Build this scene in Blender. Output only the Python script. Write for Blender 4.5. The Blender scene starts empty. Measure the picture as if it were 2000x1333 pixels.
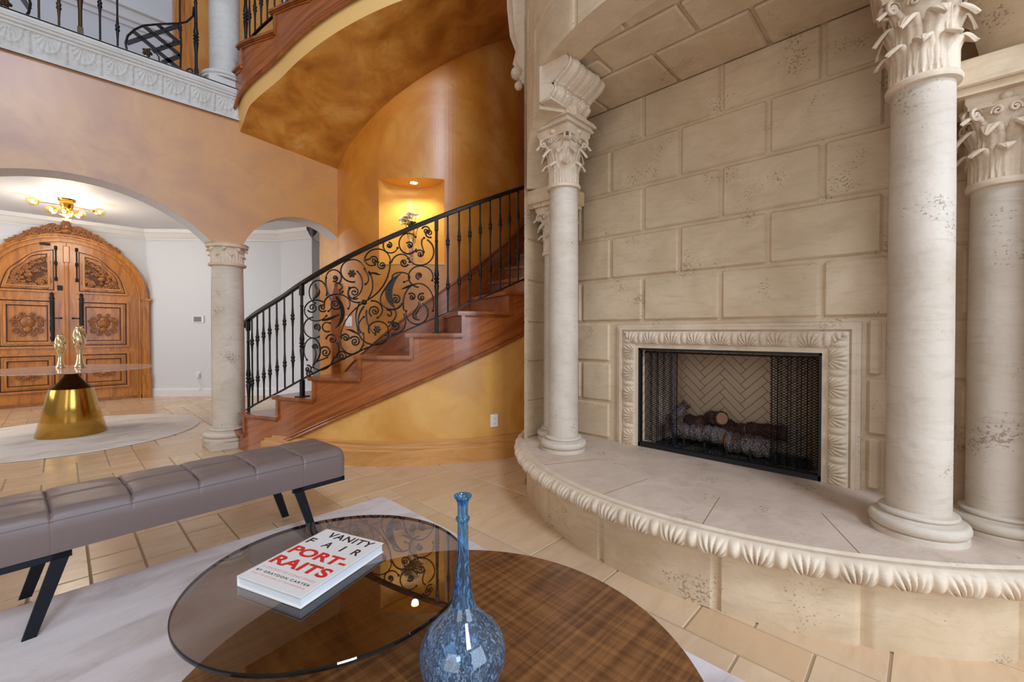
import bpy, math, random
from math import sin, cos, pi, radians as RD, atan2, sqrt, hypot, exp, floor
from mathutils import Vector as V, Matrix
random.seed(7)
SC = bpy.context.scene
COL = SC.collection
# ------------------------------------------------------------------ camera
FPX = 845.0; PT = math.atan(.0130); CH = 1.2; YAW = RD(43.8)
CY = 648 + FPX*math.tan(PT)
FW = V((cos(YAW)*cos(PT), sin(YAW)*cos(PT), -sin(PT)))
RT = V((sin(YAW), -cos(YAW), 0)); UPV = RT.cross(FW)
EYE = V((0, 0, CH))
cam = bpy.data.cameras.new('camera'); camo = bpy.data.objects.new('camera', cam); COL.objects.link(camo)
cam.sensor_width = 36; cam.lens = FPX/2000*36; cam.shift_y = -(666.5-CY)/2000; cam.clip_start = .02
camo.matrix_world = Matrix(((RT.x, UPV.x, -FW.x, EYE.x), (RT.y, UPV.y, -FW.y, EYE.y), (RT.z, UPV.z, -FW.z, EYE.z), (0, 0, 0, 1)))
SC.camera = camo
def ray(u, v): return FW + RT*((u-1000)/FPX) - UPV*((v-CY)/FPX)
def at_z(u, v, z): d = ray(u, v); return EYE + d*((z-CH)/d.z)
def at_y(u, v, y): d = ray(u, v); return EYE + d*(y/d.y)
def at_cyl(u, v, c, r):
    d = ray(u, v); a = d.x**2+d.y**2; b = d.x*c[0]+d.y*c[1]; cc = c[0]**2+c[1]**2-r*r; q = b*b-a*cc
    t = (b - (sqrt(q) if q > 0 else 0))/a
    P = EYE+d*t; return P, math.degrees(atan2(P.y-c[1], P.x-c[0])) % 360
# ------------------------------------------------------------------ world, daylight, exposure
w = bpy.data.worlds.new('world'); SC.world = w; w.use_nodes = True
nt = w.node_tree; bg = nt.nodes['Background']
tc = nt.nodes.new('ShaderNodeTexCoord'); sp = nt.nodes.new('ShaderNodeSeparateXYZ'); cr = nt.nodes.new('ShaderNodeValToRGB')
nt.links.new(tc.outputs['Generated'], sp.inputs[0]); nt.links.new(sp.outputs['Z'], cr.inputs[0]); nt.links.new(cr.outputs[0], bg.inputs[0])
cr.color_ramp.elements[0].color = (.55, .50, .46, 1); cr.color_ramp.elements[1].color = (.74, .76, .80, 1)
bg.inputs[1].default_value = .54
def area(name, loc, target, sx, sy, power, col):
    l = bpy.data.lights.new(name, 'AREA'); l.shape = 'RECTANGLE'; l.size = sx; l.size_y = sy; l.energy = power; l.color = col
    o = bpy.data.objects.new(name, l); COL.objects.link(o); o.location = loc
    o.rotation_euler = (V(target)-V(loc)).to_track_quat('-Z', 'Y').to_euler(); return o
area('window_daylight_right', (1.0, -4.2, 2.4), (1.2, 2, 1.4), 3.4, 3.6, 230, (.64, .80, 1))
area('window_daylight_rear', (-4.2, -1.2, 2.4), (2.5, 3, 1.6), 3.6, 3.6, 120, (.90, .95, 1))
area('foyer_fill', (-3.2, 8.0, 1.9), (1.0, 8.0, 1.6), 2.2, 2.2, 70, (.93, .96, 1))  # added lamp that brightens the foyer from its unseen left side
area('upper_window_daylight', (-1.0, -4.4, 7.0), (2.6, 4.2, 2.6), 1.6, 1.9, 430, (.70, .80, 1))
SC.view_settings.view_transform = 'Standard'; SC.view_settings.look = 'None'
SC.view_settings.exposure = -0.10; SC.view_settings.gamma = 1; SC.view_settings.use_curve_mapping = False
SC.cycles.max_bounces = 8; SC.cycles.transparent_max_bounces = 12; SC.cycles.sample_clamp_indirect = 4
SC.cycles.caustics_reflective = False; SC.cycles.caustics_refractive = False
# ------------------------------------------------------------------ materials
def lin(c): return tuple(((x/255)/12.92 if x/255 <= .04045 else ((x/255+.055)/1.055)**2.4) for x in c)+(1,)
MATS = {}
class NB:
    def __init__(s, name):
        s.m = bpy.data.materials.new(name); s.m.use_nodes = True; s.t = s.m.node_tree; s.b = s.t.nodes['Principled BSDF']
    def n(s, kind, **kw):
        n = s.t.nodes.new('ShaderNode'+kind)
        for k, v in kw.items():
            if k in n.inputs.keys() if isinstance(k, str) else False: n.inputs[k].default_value = v
            else: setattr(n, k, v)
        return n
    def l(s, a, b): s.t.links.new(a, b)
    def coord(s, scale=(1, 1, 1), uv=False, rot=(0, 0, 0)):
        c = s.n('TexCoord'); m = s.n('Mapping'); m.inputs['Scale'].default_value = scale; m.inputs['Rotation'].default_value = rot
        if uv: s.l(c.outputs['UV'], m.inputs[0])
        else:
            g = s.n('NewGeometry'); s.l(g.outputs['Position'] if uv is False else c.outputs['Object'], m.inputs[0])
        return m.outputs[0]
    def noise(s, co, scale, detail=4, rough=.55, dist=0):
        n = s.n('TexNoise'); n.inputs['Scale'].default_value = scale; n.inputs['Detail'].default_value = detail
        n.inputs['Roughness'].default_value = rough; n.inputs['Distortion'].default_value = dist; s.l(co, n.inputs['Vector']); return n.outputs['Fac']
    def ramp(s, fac, stops):
        r = s.n('ValToRGB'); e = r.color_ramp.elements
        while len(e) < len(stops): e.new(.5)
        for i, (p, c) in enumerate(stops): e[i].position = p; e[i].color = c if len(c) == 4 else lin(c)
        s.l(fac, r.inputs[0]); return r.outputs[0]
    def mix(s, fac, a, b, mode='MIX'):
        m = s.n('Mix', data_type='RGBA', blend_type=mode)
        for sock, val in ((m.inputs[0], fac), (m.inputs[6], a), (m.inputs[7], b)):
            if hasattr(val, 'links'): s.l(val, sock)
            elif isinstance(val, (int, float)): sock.default_value = val
            else: sock.default_value = val if len(val) == 4 else lin(val)
        return m.outputs[2]
    def bump(s, h, dist, strength=1):
        b = s.n('Bump'); b.inputs['Strength'].default_value = strength; b.inputs['Distance'].default_value = dist
        s.l(h, b.inputs['Height']); s.l(b.outputs[0], s.b.inputs['Normal'])
    def col(s, c):
        if hasattr(c, 'links'): s.l(c, s.b.inputs['Base Color'])
        else: s.b.inputs['Base Color'].default_value = lin(c)
def reg(k, nb, rough=None, metal=None, **kw):
    if rough is not None: nb.b.inputs['Roughness'].default_value = rough
    if metal is not None: nb.b.inputs['Metallic'].default_value = metal
    for a, v in kw.items(): nb.b.inputs[a.replace('_', ' ')].default_value = v
    MATS[k] = nb.m; return nb.m
def plain(k, c, rough=.5, metal=0, **kw): nb = NB(k); nb.col(c); return reg(k, nb, rough, metal, **kw)
def m_stone(k, a, b, pits=.6, bumpd=.004, rough=.62):
    nb = NB(k); co = nb.coord()
    c = nb.ramp(nb.noise(co, 2.6, 6, .6, .6), [(.3, a), (.68, b)])
    st = nb.noise(nb.coord((3, 3, 14)), 2.2, 5, .65, .8)
    c = nb.mix(nb.ramp(st, [(.5, (0, 0, 0, 1)), (.8, (.5, .5, .5, 1))]), c, tuple(int(x*.86) for x in b))
    clus = nb.noise(co, 4.5, 2)
    fine = nb.noise(nb.coord((1, 1, 1.3)), 74, 3, .6, .3)
    mm = nb.n('Math', operation='MULTIPLY'); nb.l(clus, mm.inputs[0]); nb.l(fine, mm.inputs[1])
    pm = nb.ramp(mm.outputs[0], [(.375, (0, 0, 0, 1)), (.42, (pits, pits, pits, 1))])
    c = nb.mix(pm, c, (122, 92, 64)); nb.col(c)
    h = nb.mix(.7, nb.noise(co, 24, 5, .6), pm, 'SUBTRACT'); nb.bump(h, bumpd, .6)
    return reg(k, nb, rough)
m_stone('stone', (222, 199, 166), (198, 172, 138))
m_stone('stone_column', (212, 198, 180), (192, 174, 152), .6)
m_stone('stone_carved', (226, 206, 180), (202, 178, 150), .3, .003)
m_stone('stone_hearth', (212, 190, 170), (192, 168, 146), .5)
m_stone('stone_grey', (206, 204, 198), (188, 184, 176), .3, .002)
def m_floor():
    nb = NB('travertine_floor'); g = nb.n('NewGeometry'); co = nb.coord()
    t = nb.ramp(g.outputs['Random Per Island'], [(0, (206, 170, 130)), (.35, (220, 188, 150)), (.7, (210, 178, 144)), (1, (226, 196, 160))])
    c = nb.mix(nb.ramp(nb.noise(nb.coord((1, 4, 1)), 2.2, 6, .6, 1), [(.45, (0, 0, 0, 1)), (.75, (.55, .55, .55, 1))]), t, (186, 154, 116))
    nb.col(c); nb.bump(nb.noise(co, 9, 5), .004, .35)
    r = nb.n('MapRange'); nb.l(nb.noise(co, 3, 3), r.inputs[0]); r.inputs[3].default_value = .14; r.inputs[4].default_value = .36; nb.l(r.outputs[0], nb.b.inputs['Roughness'])
    reg('floor_tile', nb)
m_floor(); plain('grout', (170, 146, 116), .8)
def m_plaster(k, c1, c2, c3, rough, sc=1.1, grad=None):
    nb = NB(k); co = nb.coord()
    n1 = nb.noise(co, sc, 4, .55, .5); n2 = nb.noise(co, sc*3.1, 6, .62, 1.2)
    c = nb.ramp(n1, [(.34, c1), (.52, c2), (.68, c3)])
    if grad:   # more ochre towards the stair end: paint tone plus warm bounce light painted in
        s = nb.n('SeparateXYZ'); nb.l(co, s.inputs[0]); r = nb.n('MapRange'); nb.l(s.outputs[0], r.inputs[0]); r.inputs[1].default_value = grad[0]; r.inputs[2].default_value = grad[1]
        c = nb.mix(r.outputs[0], c, grad[2])
    c = nb.mix(nb.ramp(n2, [(.5, (0, 0, 0, 1)), (.72, (.45, .45, .45, 1))]), c, c1)
    nb.col(c); nb.bump(n2, .002, .25); nb.b.inputs['Coat Weight'].default_value = .5; nb.b.inputs['Coat Roughness'].default_value = .30; return reg(k, nb, rough)
m_plaster('plaster_arch', (164, 118, 92), (196, 150, 104), (172, 126, 102), .46, .9, (.3, 2.5, (200, 136, 58)))
m_plaster('plaster_drum', (184, 106, 24), (212, 136, 42), (224, 164, 78), .40, 1.2)
m_plaster('plaster_soffit', (166, 100, 30), (208, 140, 54), (224, 168, 86), .45, 2.4)
m_plaster('plaster_wall', (200, 134, 50), (222, 168, 88), (206, 154, 88), .33, 1.2)
plain('plaster_edge', (226, 180, 108), .5)
plain('niche_plaster', (226, 172, 84), .28)
plain('white_paint', (222, 226, 232), .55); plain('white_trim', (232, 232, 232), .4)
plain('plastic_white', (240, 240, 238), .35); plain('screen_grey', (96, 98, 96), .3); plain('slot', (120, 120, 118), .5)
def m_wood(k, a, b, c, rough, scale, uv=False, coat=.3, sc=6):
    nb = NB(k); co = nb.coord(scale, uv)
    n = nb.noise(co, sc, 6, .6, .8); f = nb.noise(nb.coord(tuple(x*4 for x in scale), uv), sc*2, 3)
    cc = nb.ramp(n, [(.3, a), (.52, b), (.74, c)])
    cc = nb.mix(nb.ramp(f, [(.5, (0, 0, 0, 1)), (.8, (.4, .4, .4, 1))]), cc, a); nb.col(cc)
    nb.b.inputs['Coat Weight'].default_value = coat; nb.b.inputs['Coat Roughness'].default_value = .15
    nb.bump(f, .0008, .3); return reg(k, nb, rough)
m_wood('wood_stair', (116, 54, 14), (156, 82, 26), (176, 100, 36), .34, (.5, 6, 1), True, .45, 3)
m_wood('wood_tread', (110, 52, 14), (150, 78, 24), (168, 94, 34), .3, (2.5, 2.5, 2.5), False, .5, 2.4)
m_wood('wood_base', (178, 118, 58), (206, 148, 82), (216, 164, 98), .4, (.6, 7, 1), True, .3, 3)
m_wood('wood_door', (156, 92, 26), (196, 124, 40), (214, 146, 58), .36, (7, 7, .9), False, .3, 2)
m_wood('wood_carved', (124, 68, 26), (160, 98, 42), (178, 116, 54), .4, (8, 8, 8), False, .25, 2)
m_wood('wood_dark', (30, 16, 10), (44, 26, 16), (56, 34, 20), .4, (1, 1, 8), False, .2, 2)
def m_veneer():
    nb = NB('plaid_veneer'); r = RD(8)
    a = nb.noise(nb.coord((1.6, 40, 1), rot=(0, 0, r)), 1.6, 4, .55); b = nb.noise(nb.coord((40, 1.6, 1), rot=(0, 0, r)), 1.6, 4, .55)
    g = nb.noise(nb.coord((2, 160, 1), rot=(0, 0, r)), 1.4, 2)
    m1 = nb.ramp(a, [(.38, (80, 46, 22)), (.62, (150, 98, 54))]); m2 = nb.ramp(b, [(.38, (90, 54, 26)), (.62, (144, 94, 50))])
    c = nb.mix(.5, m1, m2); c = nb.mix(nb.ramp(g, [(.45, (0, 0, 0, 1)), (.8, (.35, .35, .35, 1))]), c, (60, 34, 18)); nb.col(c)
    nb.b.inputs['Coat Weight'].default_value = .25; nb.b.inputs['Coat Roughness'].default_value = .2
    reg('plaid_veneer', nb, .36)
m_veneer()
plain('wood_groove_shade', (88, 46, 18), .5); plain('iron', (34, 29, 28), .38, .6); plain('iron_bronze', (74, 54, 36), .42, .7); plain('black_steel', (26, 30, 36), .45, .5)  # first colour is a dark brown painting recess shade onto the door panels
plain('black_matte', (12, 12, 12), .6)
plain('brass', (206, 158, 70), .22, 1); plain('gold_glass', (222, 196, 150), .14, .9)
def m_brushed():
    nb = NB('brushed_gold'); nb.col((198, 154, 74)); nb.b.inputs['Anisotropic'].default_value = .6
    reg('brushed_gold', nb, .17, 1)
m_brushed()
plain('dark_bronze', (90, 66, 26), .3, 1)
def m_marble():
    nb = NB('marble'); c = nb.ramp(nb.noise(nb.coord((2, 5, 2)), 3, 7, .65, 1.6), [(.3, (148, 104, 80)), (.5, (198, 168, 150)), (.7, (222, 204, 190))]); nb.col(c); reg('marble', nb, .12)
m_marble()
def m_rug(k, a, b, c):
    nb = NB(k); n = nb.noise(nb.coord((1, 2.6, 1), rot=(0, 0, .5)), 1.5, 6, .62, .8)
    cc = nb.ramp(n, [(.3, a), (.5, b), (.66, c)]); nb.col(cc); nb.bump(nb.noise(nb.coord(), 420, 2), .002, .5); reg(k, nb, .95)
m_rug('rug', (184, 168, 162), (218, 206, 202), (226, 216, 214)); m_rug('round_rug', (200, 184, 166), (228, 216, 202), (232, 220, 210))
def m_leather():
    nb = NB('leather'); nb.col((116, 98, 92)); nb.bump(nb.noise(nb.coord(), 260, 3), .0006, .4); reg('leather', nb, .42)
m_leather(); plain('seam', (92, 78, 74), .7)
plain('paper', (232, 232, 232), .7); plain('cover', (226, 220, 214), .35); plain('ink', (36, 28, 24), .5); plain('red_ink', (206, 40, 36), .5); plain('pink_ink', (214, 150, 140), .5)
def m_glass(k, tint, refl=1.0, ior=1.5, rough=0.0, blend=None):
    nb = NB(k); t = nb.t; out = t.nodes['Material Output']; t.nodes.remove(nb.b)
    tr = nb.n('BsdfTransparent'); tr.inputs[0].default_value = tint; gl = nb.n('BsdfGlossy'); gl.inputs['Roughness'].default_value = rough
    gl.inputs[0].default_value = (refl, refl, refl, 1)
    g_ = nb.n('NewGeometry'); mr = nb.n('MapRange'); nb.l(g_.outputs['Backfacing'], mr.inputs[0]); mr.inputs[3].default_value = ior; mr.inputs[4].default_value = 1/ior; fr = nb.n('Fresnel'); nb.l(mr.outputs[0], fr.inputs[0]); mx = nb.n('MixShader'); nb.l(fr.outputs[0], mx.inputs[0]); nb.l(tr.outputs[0], mx.inputs[1]); nb.l(gl.outputs[0], mx.inputs[2])
    last = mx.outputs[0]
    if blend:
        df = nb.n('BsdfDiffuse'); df.inputs[0].default_value = lin(blend[0])
        f = nb.ramp(nb.noise(nb.coord((1, 1, blend[3])), blend[2], 5, .65, 1.5), [(.50, (.03, .03, .03, 1)), (.64, (blend[1],)*3+(1,))])
        m2 = nb.n('MixShader'); nb.l(f, m2.inputs[0]); nb.l(last, m2.inputs[1]); nb.l(df.outputs[0], m2.inputs[2]); last = m2.outputs[0]
    nb.l(last, out.inputs[0]); MATS[k] = nb.m
m_glass('smoked_glass', (.36, .32, .29, 1), 1, 1.8)
m_glass('glass_edge', (.05, .07, .10, 1), 1, 1.5)
m_glass('blue_glass', (.50, .69, .90, 1), 1, 1.7, .02, ((170, 206, 240), .36, 120, .5))
m_glass('blue_neck', (.34, .56, .74, 1), 1, 1.6, .02, ((84, 146, 196), .8, 120, .15))
m_glass('clear_glass', (.94, .95, .95, 1), 1, 1.45); m_glass('amber_glass', (1, .86, .6, 1), 1, 1.5)
def m_emit(k, c, s):
    nb = NB(k); nb.b.inputs['Emission Color'].default_value = lin(c); nb.b.inputs['Emission Strength'].default_value = s; nb.col(c); reg(k, nb, .5)
m_emit('bulb', (255, 214, 130), 18); m_emit('spot_bulb', (255, 226, 160), 14)
def m_mesh():
    nb = NB('chain_mesh'); t = nb.t; out = t.nodes['Material Output']; c = nb.n('TexCoord')
    def wave(ax):
        m = nb.n('Mapping'); m.inputs['Rotation'].default_value = (0, 0, ax); nb.l(c.outputs['UV'], m.inputs[0])
        wv = nb.n('TexWave', wave_type='BANDS', bands_direction='X'); wv.inputs['Scale'].default_value = 26; nb.l(m.outputs[0], wv.inputs[0])
        r = nb.n('Math', operation='GREATER_THAN'); r.inputs[1].default_value = .80; nb.l(wv.outputs['Fac'], r.inputs[0]); return r.outputs[0]
    mx = nb.n('Math', operation='MAXIMUM'); nb.l(wave(.8), mx.inputs[0]); nb.l(wave(-.8), mx.inputs[1])
    tr = nb.n('BsdfTransparent'); ms = nb.n('MixShader'); nb.l(mx.outputs[0], ms.inputs[0]); nb.l(tr.outputs[0], ms.inputs[1]); nb.l(nb.b.outputs[0], ms.inputs[2]); nb.l(ms.outputs[0], out.inputs[0])
    nb.col((24, 24, 28)); reg('chain_mesh', nb, .4, .6)
m_mesh()
def m_bark(k, a, b, c):
    nb = NB(k); v = nb.n('TexVoronoi', feature='DISTANCE_TO_EDGE'); v.inputs['Scale'].default_value = 58; nb.l(nb.coord(), v.inputs['Vector'])
    f = nb.ramp(v.outputs['Distance'], [(.02, a), (.12, b)]); cc = nb.mix(nb.ramp(nb.noise(nb.coord(), 7, 3), [(.45, (0, 0, 0, 1)), (.6, (1, 1, 1, 1))]), f, c, 'MULTIPLY'); nb.col(cc)
    nb.bump(v.outputs['Distance'], .02, .8); reg(k, nb, .9)
m_bark('bark', (26, 20, 20), (118, 108, 104), (190, 150, 124)); m_bark('bark_dark', (20, 12, 10), (104, 64, 46), (150, 100, 80)); plain('log_end', (138, 100, 76), .9)
plain('firebrick', (200, 172, 144), .85); plain('ember', (44, 36, 34), .95); plain('brick_joint', (130, 106, 82), .9)

nb = NB('petal'); df = nb.n('BsdfDiffuse'); df.inputs[0].default_value = lin((246, 242, 236)); tl = nb.n('BsdfTranslucent'); tl.inputs[0].default_value = lin((246, 240, 228)); ms = nb.n('MixShader'); ms.inputs[0].default_value = .45
nb.l(df.outputs[0], ms.inputs[1]); nb.l(tl.outputs[0], ms.inputs[2]); nb.l(ms.outputs[0], nb.t.nodes['Material Output'].inputs[0]); MATS['petal'] = nb.m
plain('leaf_green', (74, 110, 40), .6); plain('pink_stone', (200, 140, 130), .5)
# ------------------------------------------------------------------ mesh builder
class MB:
    def __init__(s): s.v = []; s.f = []; s.uv = {}
    def add(s, vs, fs): n = len(s.v); s.v += [tuple(p) for p in vs]; s.f += [tuple(i+n for i in f) for f in fs]
    def box(s, x0, x1, y0, y1, z0, z1, ch=0, M=None):
        if x1 < x0: x0, x1 = x1, x0
        if y1 < y0: y0, y1 = y1, y0
        if ch <= 0:
            vs = [(x, y, z) for x in (x0, x1) for y in (y0, y1) for z in (z0, z1)]
            fs = [(0, 1, 3, 2), (4, 6, 7, 5), (0, 4, 5, 1), (2, 3, 7, 6), (0, 2, 6, 4), (1, 5, 7, 3)]
        else:
            vs = []; idx = {}
            for sx in (0, 1):
                for sy in (0, 1):
                    for sz in (0, 1):
                        X = (x0, x1)[sx]; Y = (y0, y1)[sy]; Z = (z0, z1)[sz]; dx = ch if sx == 0 else -ch; dy = ch if sy == 0 else -ch; dz = ch if sz == 0 else -ch
                        for k, p in enumerate(((X, Y+dy, Z+dz), (X+dx, Y, Z+dz), (X+dx, Y+dy, Z))): idx[(sx, sy, sz, k)] = len(vs); vs.append(p)
            I = idx; fs = []
            for q in (0, 1):
                fs.append(tuple(I[(q, a, b, 0)] for a, b in ((0, 0), (0, 1), (1, 1), (1, 0))))
                fs.append(tuple(I[(a, q, b, 1)] for a, b in ((0, 0), (0, 1), (1, 1), (1, 0))))
                fs.append(tuple(I[(a, b, q, 2)] for a, b in ((0, 0), (0, 1), (1, 1), (1, 0))))
            for a in (0, 1):
                for b in (0, 1):
                    fs.append((I[(a, b, 0, 0)], I[(a, b, 1, 0)], I[(a, b, 1, 1)], I[(a, b, 0, 1)]))
                    fs.append((I[(a, 0, b, 0)], I[(a, 1, b, 0)], I[(a, 1, b, 2)], I[(a, 0, b, 2)]))
                    fs.append((I[(0, a, b, 1)], I[(1, a, b, 1)], I[(1, a, b, 2)], I[(0, a, b, 2)]))
                    for c in (0, 1): fs.append((I[(a, b, c, 0)], I[(a, b, c, 1)], I[(a, b, c, 2)]))
        if M: vs = [M @ V(p) for p in vs]
        s.add(vs, fs); return s
    def lathe(s, prof, c=(0, 0, 0), seg=32, flute=None, cap=True):
        n = len(s.v); m = len(prof)
        for i in range(seg):
            a = 2*pi*i/seg
            for r, z in prof:
                rr = r*(flute(a, z) if flute else 1); s.v.append((c[0]+rr*cos(a), c[1]+rr*sin(a), c[2]+z))
        for i in range(seg):
            j = (i+1) % seg
            for k in range(m-1): s.f.append((n+i*m+k, n+j*m+k, n+j*m+k+1, n+i*m+k+1))
        if cap:
            s.f.append(tuple(n+i*m for i in range(seg))[::-1]); s.f.append(tuple(n+i*m+m-1 for i in range(seg)))
        return s
    def tube(s, pts, r, seg=8, caps=True, up=None, sq=None):
        pts = [V(p) for p in pts]; n0 = len(s.v); N = len(pts)
        if N < 2: return s
        prev = None
        for i, p in enumerate(pts):
            t = (pts[min(i+1, N-1)]-pts[max(i-1, 0)])
            t = t.normalized() if t.length > 1e-9 else V((0, 0, 1))
            if up is not None: a = V(up) - t*t.dot(V(up))
            elif prev is not None: a = prev - t*t.dot(prev)
            else: a = t.orthogonal()
            if a.length < 1e-6: a = t.orthogonal()
            a.normalize(); prev = a; b = t.cross(a); rr = r[i] if isinstance(r, (list, tuple)) else r
            if sq:
                for sa, sb in ((1, 1), (-1, 1), (-1, -1), (1, -1)): s.v.append(tuple(p+a*sq[0]*sa+b*sq[1]*sb))
            else:
                for k in range(seg): q = 2*pi*k/seg; s.v.append(tuple(p+a*cos(q)*rr+b*sin(q)*rr))
        m = 4 if sq else seg
        for i in range(N-1):
            for k in range(m): kk = (k+1) % m; s.f.append((n0+i*m+k, n0+i*m+kk, n0+(i+1)*m+kk, n0+(i+1)*m+k))
        if caps: s.f.append(tuple(n0+k for k in range(m))[::-1]); s.f.append(tuple(n0+(N-1)*m+k for k in range(m)))
        return s
    def grid(s, fn, nu, nv, wrap=False, uvf=None):
        n = len(s.v)
        for i in range(nu+(0 if wrap else 1)):
            for j in range(nv+1):
                s.v.append(tuple(fn(i/nu, j/nv)))
                if uvf: s.uv[len(s.v)-1] = uvf(i/nu, j/nv)
        for i in range(nu):
            ii = (i+1) % nu if wrap else i+1
            for j in range(nv): s.f.append((n+i*(nv+1)+j, n+ii*(nv+1)+j, n+ii*(nv+1)+j+1, n+i*(nv+1)+j+1))
        return s
    def prism(s, poly, fn, d0, d1):
        n = len(s.v); m = len(poly); s.v += [tuple(fn(a, b, d0)) for a, b in poly]+[tuple(fn(a, b, d1)) for a, b in poly]
        s.f += [tuple(n+i for i in range(m))[::-1], tuple(n+m+i for i in range(m))]+[(n+i, n+(i+1) % m, n+m+(i+1) % m, n+m+i) for i in range(m)]; return s
    def ball(s, c, r, seg=14, sc=(1, 1, 1)):
        k = seg//2; pr = [(r*sin(pi*i/k)+1e-5, -r*cos(pi*i/k)) for i in range(k+1)]; n = len(s.v); s.lathe(pr, (0, 0, 0), seg)
        for i in range(n, len(s.v)): x, y, z = s.v[i]; s.v[i] = (c[0]+x*sc[0], c[1]+y*sc[1], c[2]+z*sc[2])
        return s
    def xf(s, M): s.v = [tuple(M @ V(p)) for p in s.v]; return s
    def build(s, name, m, parent=None, smooth=True, loc=None, ang=40, **props):
        me = bpy.data.meshes.new(name); me.from_pydata(s.v, [], s.f); me.validate(); me.update()
        me.materials.append(MATS[m])
        if s.uv:
            ul = me.uv_layers.new(name='UVMap')
            for lp in me.loops: ul.data[lp.index].uv = s.uv.get(lp.vertex_index, (0, 0))
        if smooth:
            me.shade_smooth()
            try: me.set_sharp_from_angle(angle=RD(ang))
            except Exception: pass
        o = bpy.data.objects.new(name, me); COL.objects.link(o)
        if loc is not None: o.location = loc
        if parent is not None: o.parent = parent
        for k, v in props.items(): o[k] = v
        return o
def fixn(o):
    import bmesh
    b = bmesh.new(); b.from_mesh(o.data); bmesh.ops.recalc_face_normals(b, faces=b.faces); b.to_mesh(o.data); b.free(); return o
def thing(name, label, cat, loc=(0, 0, 0), rz=0, group=None):
    o = bpy.data.objects.new(name, None); COL.objects.link(o); o.location = loc; o.rotation_euler = (0, 0, rz); o['label'] = label; o['category'] = cat
    if group: o['group'] = group
    o.empty_display_size = .05; return o
def tag(o, label, cat, group=None):
    o['label'] = label; o['category'] = cat
    if group: o['group'] = group
    return o
def struct(o): o['kind'] = 'structure'; return o
def dup(o, loc, label, rz=None, sc=None):
    def rec(q, par):
        c = q.copy(); COL.objects.link(c)
        if par is not None: c.parent = par
        for ch in [x for x in COL.objects if x.parent == q]: rec(ch, c)
        return c
    r = rec(o, None); r.location = loc; r['label'] = label
    if rz is not None: r.rotation_euler = (0, 0, rz)
    if sc: r.scale = sc
    return r
def spiral(cx, cy, r0, r1, a0, turns, n=None, sy=1):
    n = n or max(8, int(abs(turns)*22)); out = []
    for i in range(n+1):
        t = i/n; a = RD(a0)+turns*2*pi*t; r = r1+(r0-r1)*(1-t)**1.3; out.append((cx+r*cos(a), cy+r*sin(a)*sy))
    return out
def shell(s, t):   # carved fan of lobes: s across (-.5...5), t from root (0) to tip (1)
    y = t*.85+.16; a = atan2(s*1.15, y); rr = hypot(s*1.15, y)
    env = max(0, 1-(rr/1.02)**5)*max(0, 1-abs(s*2)**4)
    return env*(.12+.88*abs(cos(a*9.6))**.8)*(.5+.5*min(1, rr*1.4))
# ================================================================== STRUCTURE
C = (3.67, 5.10); RI = 1.34; RO = 2.30           # stair drum centre, inner and outer radius
D = (3.65, .94); RD1 = 1.735                     # fireplace drum
def pc(c, r, a, z): a = RD(a); return V((c[0]+r*cos(a), c[1]+r*sin(a), z))
# floor: stone tiles laid in a random ashlar on a 20 cm grid over a grout bed
def make_floor():
    U = .205; nx = int(9.4/U); ny = int(14.2/U); X0 = -3.6; Y0 = -3.4; occ = [[0]*ny for _ in range(nx)]; mb = MB(); rnd = random.Random(3)
    sizes = [(3, 2), (2, 2), (2, 3), (3, 2), (2, 1), (1, 1), (1, 2), (3, 3)]
    for j in range(ny):
        for i in range(nx):
            if occ[i][j]: continue
            opts = sizes[:]; rnd.shuffle(opts); opts.append((1, 1))
            for a, b in opts:
                if i+a <= nx and j+b <= ny and all(not occ[p][q] for p in range(i, i+a) for q in range(j, j+b)): break
            for p in range(i, i+a):
                for q in range(j, j+b): occ[p][q] = 1
            x0 = X0+i*U+.0028; x1 = X0+(i+a)*U-.0028; y0 = Y0+j*U+.0028; y1 = Y0+(j+b)*U-.0028
            c = .004; mb.add([(x0, y0, -.006), (x1, y0, -.006), (x1, y1, -.006), (x0, y1, -.006), (x0+c, y0+c, 0), (x1-c, y0+c, 0), (x1-c, y1-c, 0), (x0+c, y1-c, 0)],
                [(4, 5, 6, 7), (0, 1, 5, 4), (1, 2, 6, 5), (2, 3, 7, 6), (3, 0, 4, 7)])
    o = mb.build('floor', 'floor_tile', smooth=False); struct(o)
    MB().box(X0-.1, X0+nx*U+.1, Y0-.1, Y0+ny*U+.1, -.08, -.004).build('grout_bed', 'grout', o, smooth=False)
make_floor()
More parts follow.
